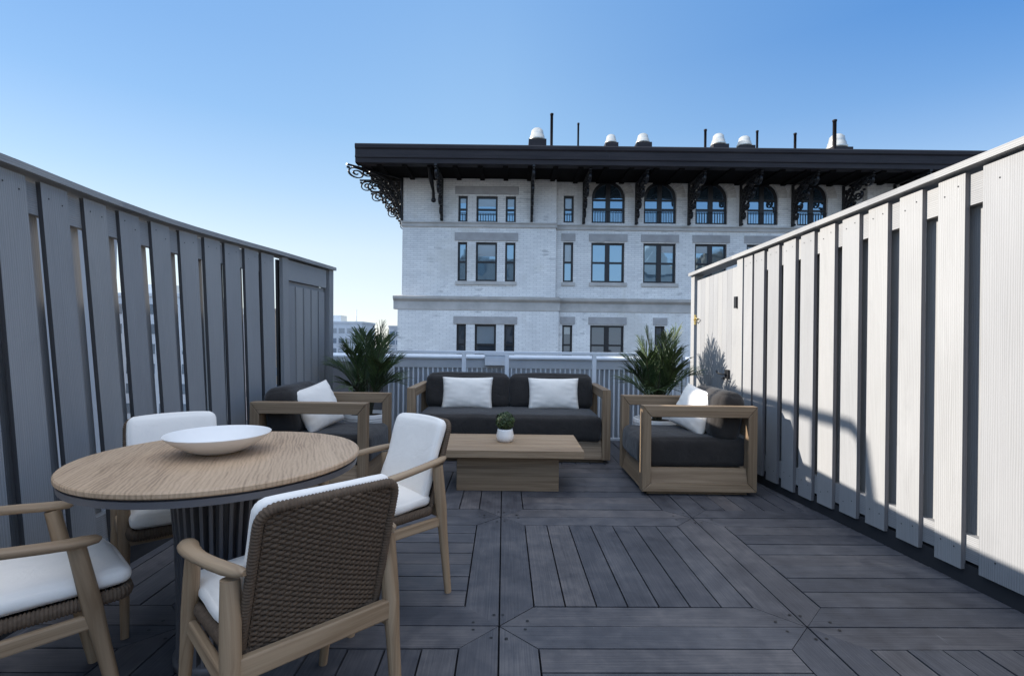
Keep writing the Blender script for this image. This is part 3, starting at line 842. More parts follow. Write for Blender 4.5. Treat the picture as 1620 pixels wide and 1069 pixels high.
# ------------------------------------------------------------------ round dining table and bowl
TC, TR, TH = Vector((-1.02, 1.795, 0)), .458, .70
def build_dining():
    root = empty('dining_table', TC)
    t = MB(); t.lathe([(0, TH), (TR-.004, TH), (TR, TH-.004), (TR, TH-.015), (TR-.004, TH-.019), (0, TH-.019)], 96)
    o = t.build('table_top', M['table_top'], root)
    md = o.modifiers.new('split', 'EDGE_SPLIT'); md.split_angle = R(30)
    a = MB(); a.lathe([(0, TH-.0195), (TR-.022, TH-.0195), (TR-.022, TH-.026), (TR-.006, TH-.026), (TR-.008, TH-.046), (TR-.03, TH-.046), (0, TH-.046)], 96)
    o = a.build('apron_ring', M['table_metal'], root)
    md = o.modifiers.new('split', 'EDGE_SPLIT'); md.split_angle = R(30)
    s = MB(); n = 34
    for k in range(n):
        an = 2*math.pi*k/n; d = Vector((math.cos(an), math.sin(an), 0)); q = Vector((-d.y, d.x, 0))*.0055
        pr = [(.185, TH-.0465), (.163, .56), (.15, .42), (.142, .22), (.14, .03)]
        for (ra, za), (rb, zb) in zip(pr, pr[1:]):
            s.hexa([d*(rb-.03)-q+Vector((0, 0, zb)), d*rb-q+Vector((0, 0, zb)), d*rb+q+Vector((0, 0, zb)), d*(rb-.03)+q+Vector((0, 0, zb)),
                    d*(ra-.03)-q+Vector((0, 0, za)), d*ra-q+Vector((0, 0, za)), d*ra+q+Vector((0, 0, za)), d*(ra-.03)+q+Vector((0, 0, za))], 2)
    s.build('pedestal_slats', M['table_metal'], root, merge=True)
    s = MB(); s.lathe([(0, .03), (.145, .03), (.15, .025), (.15, .0), (0, 0)], 48); s.build('base_disc', M['table_metal'], root)
    s = MB(); s.lathe([(.07, .031), (.07, TH-.047)], 24); s.build('core_column', M['table_metal'], root)
    tag(root, 'round oak dining table on a dark slatted pedestal', 'dining table')
    X, _ = at(347, 700, 1.83)
    b = MB()
    out = [(0, 0), (.055, 0), (.075, .004), (.12, .022), (.16, .046), (.185, .066), (.198, .079), (.2, .0815)]
    inn = [(.197, .082), (.192, .077), (.178, .064), (.152, .045), (.11, .024), (.06, .011), (0, .008)]
    b.lathe(out+inn, 72)
    o = b.build('bowl', M['ceramic'], None); o.location = (X, 1.825, TH); o.scale = (.87, .87, .87)
    tag(o, 'wide shallow white bowl on the round dining table', 'bowl')
build_dining()

# ------------------------------------------------------------------ dining chair (local: forward +y)
def rounded_path(pts, rads, n=6):
    """polyline with rounded corners, closed"""
    out = []; m = len(pts)
    for i in range(m):
        p, a, b_ = Vector(pts[i]), Vector(pts[i-1]), Vector(pts[(i+1) % m])
        r_ = rads[i]; s0 = p+(a-p).normalized()*r_; s1 = p+(b_-p).normalized()*r_
        for k in range(n+1):
            t = k/n; out.append((s0*(1-t)+p*t)*(1-t)+(p*(1-t)+s1*t)*t)
    return out
def resample(pts, step, closed=True):
    q = pts+[pts[0]] if closed else pts
    out = []; carry = 0
    for a, b_ in zip(q, q[1:]):
        L = (b_-a).length; d = carry
        while d < L:
            out.append(a.lerp(b_, d/L)); d += step
        carry = d-L
    return out
def wrapped(mb, path, ra, rb, up, pitch=.0085, closed=True):
    step = pitch/4; ps = resample(path, step, closed)
    rad = []
    for i in range(len(ps)):
        k = .80+.20*abs(math.sin(math.pi*(i/4.0)))
        rad.append((ra*k, rb*k))
    mb.tube(ps, rad, 8, up, closed=closed, r=.5)
def build_chair():
    root = empty('dining_chair', (0, 0, 0))
    SH = .385
    # legs
    for sx in (-1, 1):
        for (foot, top, r0, r1) in (((.208*sx, .215, 0), (.208*sx, .105, .545), .0135, .021), ((.212*sx, -.255, 0), (.203*sx, -.195, .568), .014, .0235)):
            m = MB(); a, b_ = Vector(foot), Vector(top)
            ps = [a.lerp(b_, t) for t in (0, .25, .5, .68, .85, 1)]
            m.tube(ps, [(r0, r0*1.1), (r0*1.15, r0*1.3), (r0*1.32, r0*1.5), (r1, r1*1.12), (r1, r1*1.05), (r1*.92, r1)], 12, (0, 1, 0))
            m.build('leg', M['oak'], root)
        # armrest
        m = MB()
        cp = [(.187, -.248, .594), (.196, -.228, .592), (.208, -.18, .587), (.219, -.11, .580), (.226, -.03, .571), (.227, .03, .564), (.224, .08, .558), (.218, .12, .555), (.212, .148, .553), (.209, .158, .553)]
        ra = [.009, .0155, .018, .0185, .020, .0225, .025, .026, .020, .008]
        rb = [.007, .0125, .0145, .0145, .014, .0145, .0145, .0145, .0115, .005]
        m.tube([(x*sx, y, z) for x, y, z in cp], list(zip(ra, rb)), 14)
        m.build('armrest', M['oak'], root)
        m = MB(); m.hexa([(sx*.207-.011, -.20, .305), (sx*.207+.011, -.20, .305), (sx*.205+.011, .14, .305), (sx*.205-.011, .14, .305),
                          (sx*.204-.011, -.20, .345), (sx*.204+.011, -.20, .345), (sx*.203+.011, .14, .345), (sx*.203-.011, .14, .345)], 1)
        m.build('side_rail', M['oak'], root, .006)
    m = MB(); m.box(-.200, .200, -.232, -.208, .338, .392); m.build('rear_rail', M['oak'], root, .006, segs=3)
    m = MB(); m.box(-.205, .205, .14, .162, .318, .358); m.build('front_rail', M['oak'], root, .006, segs=3)
    # rope-wrapped seat rim and seat web
    m = MB()
    rim = rounded_path([(-.195, .232, SH-.012), (.195, .232, SH-.012), (.182, -.185, SH-.012), (-.182, -.185, SH-.012)], [.045, .045, .03, .03])
    wrapped(m, rim, .0145, .021, (0, 0, 1))
    for k in range(47):
        y = -.17+k*.0083
        m.tube([(x, y, SH-.012+.003*math.sin(x*90+(k % 2)*math.pi)) for x in [-.18+.36*i/8 for i in range(9)]], .004, 4, cap=False, r=.5)
    m.build('seat_rim', M['rope'], root)
    c = cushion(.372, .415, .052, .024, .008, 14, 2)
    c.v = [(x*(1+.035*(y/.19)), y+.026, z+SH+.032) for x, y, z in c.v]
    c.build('seat_cushion', M['chair_fabric'], root)
    # woven back
    z0, z1 = .375, .742
    def bk(u, v, off=0):
        """u -1..1 across, v 0..1 up"""
        y = -.185-.10*v-.012*v*v-.016*(1-u*u)*-1*0
        y += -.020*(1-u*u)+.006
        return Vector((u*(.176-.004*v), y-off*.96, z0+(z1-z0)*v+off*-.2))
    m = MB()
    W2 = [(-1, 0), (1, 0), (1, 1), (-1, 1)]
    flat = rounded_path([(-1*.176, 0, 0), (.176, 0, 0), (.172, z1-z0, 0), (-.172, z1-z0, 0)], [.02, .02, .045, .045], 8)
    path = [bk(p.x/(.176-.004*p.y/(z1-z0)), p.y/(z1-z0)) for p in flat]
    dense = resample(path, .01)
    wrapped(m, path, .0135, .0125, (0, -1, .2))
    m.build('back_rim', M['rope'], root)
    m = MB()
    rows = 50; nw = 11
    for j in range(rows):
        v = .02+.955*j/(rows-1)
        lim = .93
        if v > .9: lim = .93-.22*((v-.9)/.1)**2
        ph = (j % 2)*math.pi
        ps = []
        for i in range(45):
            u = -lim+2*lim*i/44
            ps.append(bk(u, v, .0040*math.sin(u*math.pi*nw+ph)))
        m.tube(ps, (.0047, .0026), 6, (0, -1, .2), cap=False, r=.5)
    for k in range(nw):
        u = -.91+1.82*k/(nw-1)
        m.tube([bk(u, .01+.97*i/6) for i in range(7)], .0032, 5, (0, 1, 0), cap=False, r=.5)
    m.build('woven_back', M['rope'], root)
    c = cushion(.352, .05, .345, .024, .006, 14, 4)
    c.v = [tuple(bk(max(-1.02, min(1.02, x/.176)), .06+(z+.1725)/.345*.95, -.0365-y)) for x, y, z in c.v]
    c.build('back_cushion', M['chair_fabric'], root)
    return root
CH = build_chair()
GRP = 'oak and rope chairs around the dining table'
tag(CH, 'dining chair seen from behind with its brown woven back to the camera', 'dining chair', GRP)
CH.location = (-.632, 1.43, 0); CH.rotation_euler = (0, 0, R(45))
for (x, y, a, lb) in ((-.60, 2.19, 137, 'dining chair with white cushions between the round table and the coffee table'),
                      (-1.41, 2.16, 222, 'dining chair between the round table and the shaded fence, mostly hidden by the table'),
                      (-1.41, 1.43, -41, 'dining chair cut off by the frame, its seat empty and arms pointing to the table')):
    c = copy_tree(CH); c.location = (x, y, 0); c.rotation_euler = (0, 0, R(a)); c['label'] = lb
CH['group'] = GRP

# ------------------------------------------------------------------ brick apartment house across the street
def scroll(cx, cz, r0, turns, a0, sgn=1, n=26):
    out = []
    for i in range(n):
        t = i/(n-1); a = a0+sgn*turns*2*math.pi*t; r_ = r0*(1-t)**.8+.02
        out.append((cx+r_*math.cos(a), cz+r_*math.sin(a)))
    return out
def bracket_mesh(th=.13):
    """iron scroll bracket in the (d, z) plane: d outwards from the wall 0..1.9, z 0 at the soffit, down to -2.5"""
    m = MB()
    def bar(pts, r_=.045, t=None):
        m.tube([(p[0], 0, p[1]) for p in pts], (t or th/2, r_), 6, (0, 1, 0)) if False else m.tube([(p[0], 0, p[1]) for p in pts], [(r_, t or th/2)]*len(pts), 6, (0, 1, 0))
    bar([(.05, -.02), (.05, -1.2), (.04, -2.45)], .055)
    bar([(.02, -.06), (1.0, -.06), (1.95, -.06)], .055)
    arc = [(1.75-1.65*math.sin(t), -.12-2.2*(1-math.cos(t))**1.0) for t in [i*math.pi/2/16 for i in range(17)]]
    bar(arc, .055)
    arc2 = [(1.2-1.1*math.sin(t), -.12-1.35*(1-math.cos(t))) for t in [i*math.pi/2/12 for i in range(13)]]
    bar(arc2, .04)
    for (cx, cz, r_, tu, a0, sg) in ((1.62, -.42, .27, 1.6, 1.2, -1), (1.0, -.98, .25, 1.5, .9, -1), (.55, -1.5, .2, 1.5, .8, -1), (.28, -2.0, .15, 1.4, .7, -1),
                                     (.95, -.42, .22, 1.4, 3.6, 1), (.5, -.5, .26, 1.5, 2.6, 1), (.62, -.95, .2, 1.4, 3.5, 1), (.3, -1.1, .17, 1.4, 2.8, 1), (.25, -1.62, .13, 1.3, 2.9, 1),
                                     (1.3, -.28, .14, 1.3, 3.3, 1)):
        bar(scroll(cx, cz, r_, tu, a0, sg), .03)
    for (cx, cz) in ((1.9, -.2), (1.35, -.75), (.8, -1.3), (.45, -1.85), (.2, -2.4)):
        m.lathe([(0, -.07), (.05, -.04), (.06, 0), (.05, .04), (0, .07)], 8, (cx, 0, cz))
    return m
def build_house():
    Y0 = 22.0                       # left bay face
    root = empty('brick_apartment_house', (0, Y0, 0))
    def X(x, y=350): return at(x, y, Y0)[0]
    def Z(y, x=760): return at(x, y, Y0)[1]
    xl, xb, xr, xe = X(637), X(880), X(1372), X(1760)
    rec = .30
    zsof = Z(256, 760); zub = Z(354, 760); zlb = Z(471, 760); zlb2 = Z(490, 760)
    zbot = -25.0
    wl = MB()
    def section(x0, x1, z0, z1, Yf, ops, depth=.3):
        xs = sorted({x0, x1, *[o[0] for o in ops], *[o[1] for o in ops]})
        zs = sorted({z0, z1, *[min(z1, o[3]) for o in ops], *[max(z0, o[2]) for o in ops]})
        for a, b_ in zip(xs, xs[1:]):
            for c_, d_ in zip(zs, zs[1:]):
                mx, mz = (a+b_)/2, (c_+d_)/2
                if any(o[0] < mx < o[1] and o[2] < mz < o[3] for o in ops): continue
                wl.face([(a, Yf, c_), (b_, Yf, c_), (b_, Yf, d_), (a, Yf, d_)])
        for o in ops:
            a, b_, c_, d_, arch = o
            r_ = (b_-a)/2; sp = d_-r_ if arch else d_
            wl.face([(a, Yf, c_), (a, Yf, sp), (a, Yf+depth, sp), (a, Yf+depth, c_)][::-1])
            wl.face([(b_, Yf, c_), (b_, Yf+depth, c_), (b_, Yf+depth, sp), (b_, Yf, sp)][::-1])
            wl.face([(a, Yf, c_), (b_, Yf, c_), (b_, Yf+depth, c_), (a, Yf+depth, c_)])
            if not arch:
                wl.face([(a, Yf, d_), (a, Yf+depth, d_), (b_, Yf+depth, d_), (b_, Yf, d_)])
            else:
                n = 20; xm = (a+b_)/2
                arc = [(xm-r_*math.cos(math.pi*k/n), sp+r_*math.sin(math.pi*k/n)) for k in range(n+1)]
                for p, q in zip(arc, arc[1:]):
                    wl.face([(p[0], Yf, p[1]), (q[0], Yf, q[1]), (q[0], Yf, d_), (p[0], Yf, d_)])
                    wl.face([(p[0], Yf, p[1]), (p[0], Yf+depth, p[1]), (q[0], Yf+depth, q[1]), (q[0], Yf, q[1])])
    rings = MB()
    wins = []
    def win(x0, x1, z0, z1, Yf, kind, arch=False, guard=False, dark=False):
        wins.append((x0, x1, z0, z1, Yf, kind, arch, guard, dark)); return (x0, x1, z0, z1, arch)
    # rows (z) from the left bay at x=760
    R1 = (Z(351.5), Z(310)); R2 = (Z(445), Z(383)); R3 = (Z(577), Z(513))
    R4 = (R3[0]-3.7, R3[1]-3.7)
    L1 = (Z(307.6), Z(295)); L2 = (Z(381), Z(368)); L3 = (Z(512.6), Z(500.5))
    def lintel(x0, x1, zz, Yf):
        q = MB(); q.box(x0, x1, Yf-.035, Yf+.15, zz[0], zz[1]); q.build('lintel', M['lintel'], root, .01)
    def sill(x0, x1, zt_, Yf):
        q = MB(); q.box(x0, x1, Yf-.06, Yf+.2, zt_-.16, zt_-.0); q.build('sill', M['limestone'], root, .01)
    Yl, Yr = 0.0, rec               # local y of the two upper planes
    low = .14                       # storeys under the cornice stand proud
    bays = [(724.7, 739.6, 's'), (753.4, 787, 'd1'), (799.8, 816, 's')]
    for (zr, lz, a, b_, so_, dk, gd) in ((R1, L1, zub, zsof, 0, 0, 1), (R2, L2, zlb, zub, 0, 0, 0), (R3, L3, -4.2, zlb2, low, 1, 0)):
        ops = [win(X(p), X(q), zr[0], zr[1], Yl-so_, k, False, bool(gd), bool(dk)) for p, q, k in bays]
        section(xl if not so_ else xl-.14, xb+(.14 if so_ else 0), a, b_, Yl-so_, ops)
        lintel(X(719.8), X(820), lz, Yl-so_)
        if zr is not R1: sill(X(721.6), X(818), zr[0], Yl-so_)
    ar = [(936, 988.5), (1018.4, 1070), (1100, 1150.5), (1182, 1231), (1261, 1309)]
    k_ = (Y0+rec)/Y0
    def XR(x): return at(x, 350, Y0+rec)[0]
    def ZR(y, x): return at(x, y, Y0+rec)[1]
    z1a, z1b = ZR(353, 962), ZR(286, 962)
    z2a, z2b = ZR(447, 962), ZR(384, 962)
    z3a, z3b = ZR(578, 962), ZR(515, 962)
    ops1 = [win(XR(p), XR(q), z1a, z1b, Yr, 'arch', True, True) for p, q in ar]
    ops1 += [win(XR(891.5), XR(907.6), z1a, ZR(309.5, 900), Yr, 's', False, True), win(XR(1338), XR(1354), z1a, ZR(309.5, 900), Yr, 's', False, True)]
    section(xb, xr, zub, zsof, Yr, ops1)
    ops2 = [win(XR(p), XR(q), z2a, z2b, Yr, 'd2') for p, q in ar]
    ops2 += [win(XR(891.5), XR(907.6), z2a, z2b, Yr, 's'), win(XR(1338), XR(1354), z2a, z2b, Yr, 's')]
    section(xb, xr, zlb, zub, Yr, ops2)
    ops3 = [win(XR(p), XR(q), z3a, z3b, Yr-low, kk, False, False, True) for p, q, kk in ((935, 988, 'd2'), (1036.5, 1052, 's'), (1100, 1150, 'd2'), (1182, 1231, 'd2'), (1261, 1309, 'd2'), (891, 907, 's'))]
    section(xb+.14, xr-.14, -4.2, zlb2, Yr-low, ops3)
    for p, q in ar:
        lintel(XR(p-4), XR(q+4.5), (ZR(382.5, 962), ZR(370.5, 962)), Yr); sill(XR(p-3), XR(q+4), z2a, Yr)
        # brick arch hood
        xm, r_ = (XR(p)+XR(q))/2, (XR(q)-XR(p))/2; sp = z1b-r_
        n = 18
        for i in range(n):
            a0, a1 = math.pi*i/n+.012, math.pi*(i+1)/n-.012
            P = [(xm-rr*math.cos(aa), sp+rr*math.sin(aa)) for rr, aa in ((r_+.004, a0), (r_+.004, a1), (r_+.40, a1), (r_+.40, a0))]
            rings.prism(P, 'y', Yr-.022, Yr+.02)
    for p, q in ((891.5, 907.6), (1338, 1354)):
        lintel(XR(p-3), XR(q+3), (ZR(382.5, 962), ZR(370.5, 962)), Yr); sill(XR(p-2), XR(q+3), z2a, Yr)
    for p, q in ((935, 988), (1036.5, 1052), (891, 907), (1100, 1150)):
        lintel(XR(p-3), XR(q+4), (ZR(513.5, 962), ZR(502, 962)), Yr-low); sill(XR(p-3), XR(q+4), z3a, Yr-low)
    # right pavilion
    for (zr, a, b_, so_) in ((R1, zub, zsof, 0), (R2, zlb, zub, 0), (R3, -4.2, zlb2, low)):
        ops = [win(X(p), X(q), zr[0], zr[1], Yl-so_, k, False, False, so_ > 0) for p, q, k in ((1440, 1455, 's'), (1470, 1503, 'd1'), (1516, 1531, 's'))]
        section(xr-(.14 if so_ else 0), xe, a, b_, Yl-so_, ops)
        lintel(X(1435), X(1536), (zr[1]+.08, zr[1]+.42), Yl-so_)
    # the reveals where the bays step back, side wall, lower storeys
    for z0, z1, pr in ((zub, zsof, 0), (zlb, zub, 0), (-4.2, zlb2, low)):
        e = .14 if pr else 0
        wl.face([(xb+e, Yl-pr, z0), (xb+e, Yr-pr, z0), (xb+e, Yr-pr, z1), (xb+e, Yl-pr, z1)])
        wl.face([(xr-e, Yr-pr, z0), (xr-e, Yl-pr, z0), (xr-e, Yl-pr, z1), (xr-e, Yr-pr, z1)])
        wl.face([(xl-e, 16, z0), (xl-e, Yl-pr, z0), (xl-e, Yl-pr, z1), (xl-e, 16, z1)])
        wl.face([(xe, Yl-pr, z0), (xe, 16, z0), (xe, 16, z1), (xe, Yl-pr, z1)])
        wl.face([(xe, 16, z0), (xl-e, 16, z0), (xl-e, 16, z1), (xe, 16, z1)])
    wl.box(xl-.141, xe, Yl-low-.001, 16, zbot, -4.2)
    wl.build('brick_wall', M['brick'], root)
    rings.build('brick_arches', M['arch'], root)
    # string course and moulded cornice
    sc1, sc2 = MB(), MB()
    for (a, b_, yf) in ((xl-.05, xb+.05, Yl), (xb+.05, xr-.05, Yr), (xr-.05, xe, Yl)):
        sc1.box(a, b_, yf-.05, yf+.2, zub-.16, zub-.001)
        sc1.box(a, b_, yf-.09, yf+.2, zub+.0, zub+.07)
        e = .14
        pf = [(yf+.2, zlb2-.02), (yf-low-.03, zlb2-.02), (yf-low-.05, zlb2+.33), (yf-low-.1, zlb2+.37), (yf-low-.17, zlb2+.44), (yf-low-.19, zlb+.02), (yf+.2, zlb+.10)]
        a2 = a-(.27 if a < xl else 0)
        sc2.prism(pf, 'x', a2+(e if a > xl else 0), b_+(e if b_ < xr else -e if b_ < xe else 0))
    sc1.build('string_course', M['limestone'], root, .01)
    sc2.build('moulded_cornice', M['limestone'], root)
    # windows
    for (x0, x1, z0, z1, Yf, kind, arch, guard, dark) in wins:
        xm = (x0+x1)/2; fr = MB(); t = .085; yb = Yf+.2; ya = Yf+.11
        r_ = (x1-x0)/2; sp = z1-r_ if arch else z1
        fr.box(x0+.001, x0+t, ya, yb, z0+.001, sp, r=.5); fr.box(x1-t, x1-.001, ya, yb, z0+.001, sp, r=.5)
        fr.box(x0+t, x1-t, ya, yb, z0+.001, z0+t, r=.5)
        if arch:
            n = 16
            for i in range(n):
                a0, a1 = math.pi*i/n, math.pi*(i+1)/n
                P = [(xm-rr*math.cos(aa), sp+rr*math.sin(aa)) for rr, aa in ((r_-.14, a0), (r_-.14, a1), (r_-.001, a1), (r_-.001, a0))]
                fr.prism(P, 'y', ya, yb)
            fr.box(x0+t, x1-t, ya+.004, yb, sp-.13, sp-.05, r=.5)
        else: fr.box(x0+t, x1-t, ya, yb, z1-t, z1-.001, r=.5)
        if kind in ('d2', 'arch'):
            fr.box(xm-.1, xm+.1, ya-.004, yb-.01, z0+t, sp if not arch else z1-.13, r=.5)
        zm = z0+(sp-z0)*(.50 if not arch else .56)
        segs = [(x0+t, x1-t)] if kind not in ('d2', 'arch') else [(x0+t, xm-.1), (xm+.1, x1-t)]
        for a, b_ in segs: fr.box(a, b_, ya+.01, yb-.02, zm-.035, zm+.045, r=.5)
        wo = fr.build('window', M['sash'], root)
        pn = MB()
        if arch:
            n = 16
            poly = [(x0+.05, z0+.05), (x1-.05, z0+.05)]+[(xm+(r_-.05)*math.cos(math.pi*i/n), sp+(r_-.05)*math.sin(math.pi*i/n)) for i in range(n+1)]
            pn.face([(p[0], ya+.05, p[1]) for p in poly])
        else:
            for (a, b_) in segs:
                # the two sashes sit in slightly different planes
                dz = rnd.uniform(-.004, .004)
                pn.face([(a-.02, ya+.06+dz, z0+.04), (b_+.02, ya+.06-dz, z0+.04), (b_+.02, ya+.06-dz*.5, zm), (a-.02, ya+.06+dz, zm)])
                pn.face([(a-.02, ya+.045+dz, zm), (b_+.02, ya+.045, zm), (b_+.02, ya+.045-dz, z1-.04), (a-.02, ya+.045+dz, z1-.04)])
        pn.build('pane', M['glass_dark'] if dark else M['glass'], wo)
        if not arch and rnd.random() < .5:
            bl = MB(); hb = (z1-zm)*rnd.choice((.35, .6, .9)); a, b_ = rnd.choice(segs)
            bl.face([(a+.005, ya+.04, z1-t-hb), (b_-.005, ya+.04, z1-t-hb), (b_-.005, ya+.04, z1-t), (a+.005, ya+.04, z1-t)])
            bl.build('blind', M['blind'], wo)
        if guard:
            gd = MB(); zt_ = z0+(z1-z0)*(.36 if not arch else .30)
            gd.box(x0+.02, x1-.02, Yf+.03, Yf+.055, zt_-.03, zt_, r=.5)
            x = x0+.06
            while x < x1-.05:
                gd.box(x-.009, x+.009, Yf+.035, Yf+.05, z0+.02, zt_-.031, r=.5); x += .115
            gd.build('window_guard', M['iron'], wo)
    # roof, fascia and soffit: overhang 2 m to the street and to the left
    OV = 2.0
    fy = -OV
    def F2(x, y): return at(x, y, Y0+fy)
    xfl, zf1 = F2(561, 226); _, zf0 = F2(561, 256); xfr = xe+2
    zf1 -= .0
    fa = MB()
    hh = zf1-zf0
    prof = [(fy+.16, zf0), (fy+.10, zf0+.02*hh), (fy+.09, zf0+.26*hh), (fy+.05, zf0+.28*hh), (fy+.045, zf0+.36*hh), (fy+.07, zf0+.38*hh), (fy+.06, zf0+.70*hh), (fy+.01, zf0+.78*hh), (fy, zf0+.93*hh), (fy+.03, zf1), (fy+.5, zf1+.06), (fy+.5, zf0)]
    fa.prism(prof, 'x', xfl, xfr)
    # return along the left eave
    pl = [(xfl+(p[0]-fy), p[1]) for p in prof]
    fa.prism(pl, 'y', fy+.5, 17)
    fa.build('roof_fascia', M['fascia'], root)
    so2 = MB(); so2.box(xfl+.18, xfr, fy+.18, 17.5, zf0+.02, zf0+.14); 
    so2.build('soffit', M['soffit'], root)
    raf = MB(); x = xl-.7
    while x < xe: raf.box(x, x+.2, fy+.3, .25, zf0-.06, zf0+.018); x += 1.02
    raf.build('rafter_tails', M['soffit'], root)
    rf = MB()
    xa, xz = xfl+.5, xfr-.5
    A = [(xa, fy+.5, zf1+.05), (xz, fy+.5, zf1+.05), (xz, 17, zf1+.05), (xa, 17, zf1+.05)]
    B = [(xa+6, 5.5, zf1+1.7), (xz-6, 5.5, zf1+1.7), (xz-6, 10, zf1+1.7), (xa+6, 10, zf1+1.7)]
    for i in range(4):
        j = (i+1) % 4; rf.face([A[i], A[j], B[j], B[i]])
    rf.face(B); ro = rf.build('roof', M['fascia'], root)
    # brackets
    bm_ = bracket_mesh(); proto = None
    zbr = zf0-.0
    def bracket(x, y, a, s=1.0):
        nonlocal proto
        if proto is None: o = bm_.build('scroll_bracket', M['iron'], root); proto = o
        else: o = proto.copy(); link(o); o.parent = root
        o.location = (x, y, zbr); o.rotation_euler = (0, 0, a); o.scale = (s, 1, (zbr-zub-.06)/2.5); return o
    bracket(X(699), Yl, R(-90))
    for px in (841,): bracket(X(px), Yl, R(-90))
    for px in (923, 1006, 1089, 1171, 1253, 1333): bracket(XR(px), Yr, R(-90))
    bracket(X(1414), Yl, R(-90)); bracket(X(1545), Yl, R(-90))
    bracket(xl, .2, R(180)); bracket(xl, 1.9, R(180)); bracket(xl, 5.0, R(180)); bracket(xl, 8.0, R(180))
    bracket(xl, Yl, R(225), 1.35)
    pd = MB(); xh, zh = at(687, 275, Y0-.5)
    pd.tube([(xh-.05, -1.6, zf0), (xh-.04, -1.1, zf0-.35), (xh, -.7, zf0-.75), (xh, -.62, zf0-1.05)], [.06, .1, .06, .07], 10)
    pd.lathe([(0, -.12), (.09, -.08), (.11, 0), (.08, .07), (0, .1)], 10, (xh, -.62, zf0-1.1))
    pd.build('pendant', M['iron'], root)
    # roof ventilators and vent pipes
    Yv = 3.2
    def roofz(y): return zf1+.05+1.65*(y-(fy+.5))/(5.5-(fy+.5))
    for (x0, x1, yt, yb) in ((837, 863, 203.5, 224), (957, 976, 213.5, 228), (1006, 1028, 212, 228), (1125, 1148, 212, 231), (1166, 1189, 216, 233), (1309, 1339, 213, 237)):
        a, zt_ = at(x0, yt, Y0+Yv); b_, zb_ = at(x1, yb, Y0+Yv); zb0 = roofz(Yv)-.2
        r_ = (b_-a)/2; hgt = zt_-zb_
        v = MB(); c0 = ((a+b_)/2, Yv, zb_)
        v.lathe([(r_*.62, zb0-zb_), (r_*.62, 0), (r_*1.0, .0), (r_*1.0, .16*hgt), (r_*.9, .2*hgt), (r_*.86, .42*hgt), (r_*.80, .46*hgt), (r_*.78, .50*hgt), (r_*.70, .82*hgt), (r_*.62, .86*hgt), (r_*.5, .95*hgt), (r_*.2, hgt), (0, hgt)], 24, c0)
        v.build('roof_ventilator', M['vent'], root)
        cb = MB(); cb.box(c0[0]-r_*1.05, c0[0]+r_*1.05, Yv-r_, Yv+r_, zb0, zb_-.03); cb.build('ventilator_curb', M['fascia'], root)
    for (x, w2, yt) in ((873, 4.5, 180), (915, 3, 195), (1116, 4, 205), (1198, 3.5, 207), (1258, 4, 211), (1320.5, 5.5, 190)):
        xa_, zt_ = at(x, yt, Y0+2.6)
        v = MB(); v.tube([(xa_, 2.6, roofz(2.6)-.1), (xa_, 2.6, zt_-.08), (xa_, 2.6, zt_-.08), (xa_, 2.6, zt_)], [w2*.0155, w2*.0155, w2*.019, w2*.019], 10, (0, 1, 0))
        v.build('vent_pipe', M['fascia'], root)
    tag(root, 'white brick apartment house with dark bracketed eaves across the street', 'apartment house')
build_house()

# ------------------------------------------------------------------ city beyond
def block(name, x, y, w_, d_, ztop, wall, winmat, nx, nz, label, wfrac=(.6, .55), storeys_h=3.2, group=None, rot_=0.0, band=None, face=-1, roofbits=True):
    root = empty(name, (x, y, -25), rot_)
    hgt = ztop+25
    b = MB(); b.box(-w_/2, w_/2, -d_/2, d_/2, 0, hgt); b.build('walls', wall, root)
    p = MB(); p.box(-w_/2-.15, w_/2+.15, -d_/2-.15, d_/2+.15, hgt, hgt+.5); p.build('parapet', wall, root)
    if roofbits:
        r_ = MB(); r_.box(-w_*.2, w_*.1, -d_*.2, d_*.2, hgt+.5, hgt+2.2); r_.build('roof_plant', M['galv'], root)
        r_ = MB(); r_.tube([(w_*.3, 0, hgt+.5), (w_*.3, 0, hgt+4)], [.12, .1], 6); r_.build('mast', M['galv'], root)
    px = w_/nx; proto = None
    for k in range(nz):
        for i in range(nx):
            cx = -w_/2+px*(i+.5); cz = hgt-1.9-k*storeys_h
            if proto is None:
                m = MB(); m.box(-px*wfrac[0]/2, px*wfrac[0]/2, -.06, .05, -storeys_h*wfrac[1]/2, storeys_h*wfrac[1]/2)
                proto = o = m.build('window', winmat, root)
            else:
                o = proto.copy(); link(o); o.parent = root
            o.location = (cx, face*d_/2, cz)
    tag(root, label, 'building', group); return root
wallA = plain('pale_render', (.55, .56, .57), .8, 0, .08, .4)
wallB = plain('tan_brick', (.36, .27, .2), .9, 0, .12, .6)
wallC = plain('grey_concrete', (.42, .42, .43), .9, 0, .1, .5)
wallD = plain('red_brick', (.2, .1, .075), .9, 0, .15, .6)
farwin = glass_mat('far_glass', (.3, .36, .42), .6, .1)
def bx(x0, x1, ytop, Y): return at((x0+x1)/2, ytop, Y)[0], (x1-x0)*Y/F, at((x0+x1)/2, ytop, Y)[1]
x, w_, z = bx(470, 573, 511, 130)
block('office_block', x, 136, w_, 12, z, wallA, farwin, 8, 7, 'pale office block with gridded windows beside the left palm', (.72, .5), 2.6, None, 0)
x, w_, z = bx(614, 700, 518, 150)
block('office_block', x, 158, w_, 14, z, wallC, farwin, 8, 5, 'grey banded building just left of the brick house', (.8, .5), 2.6)
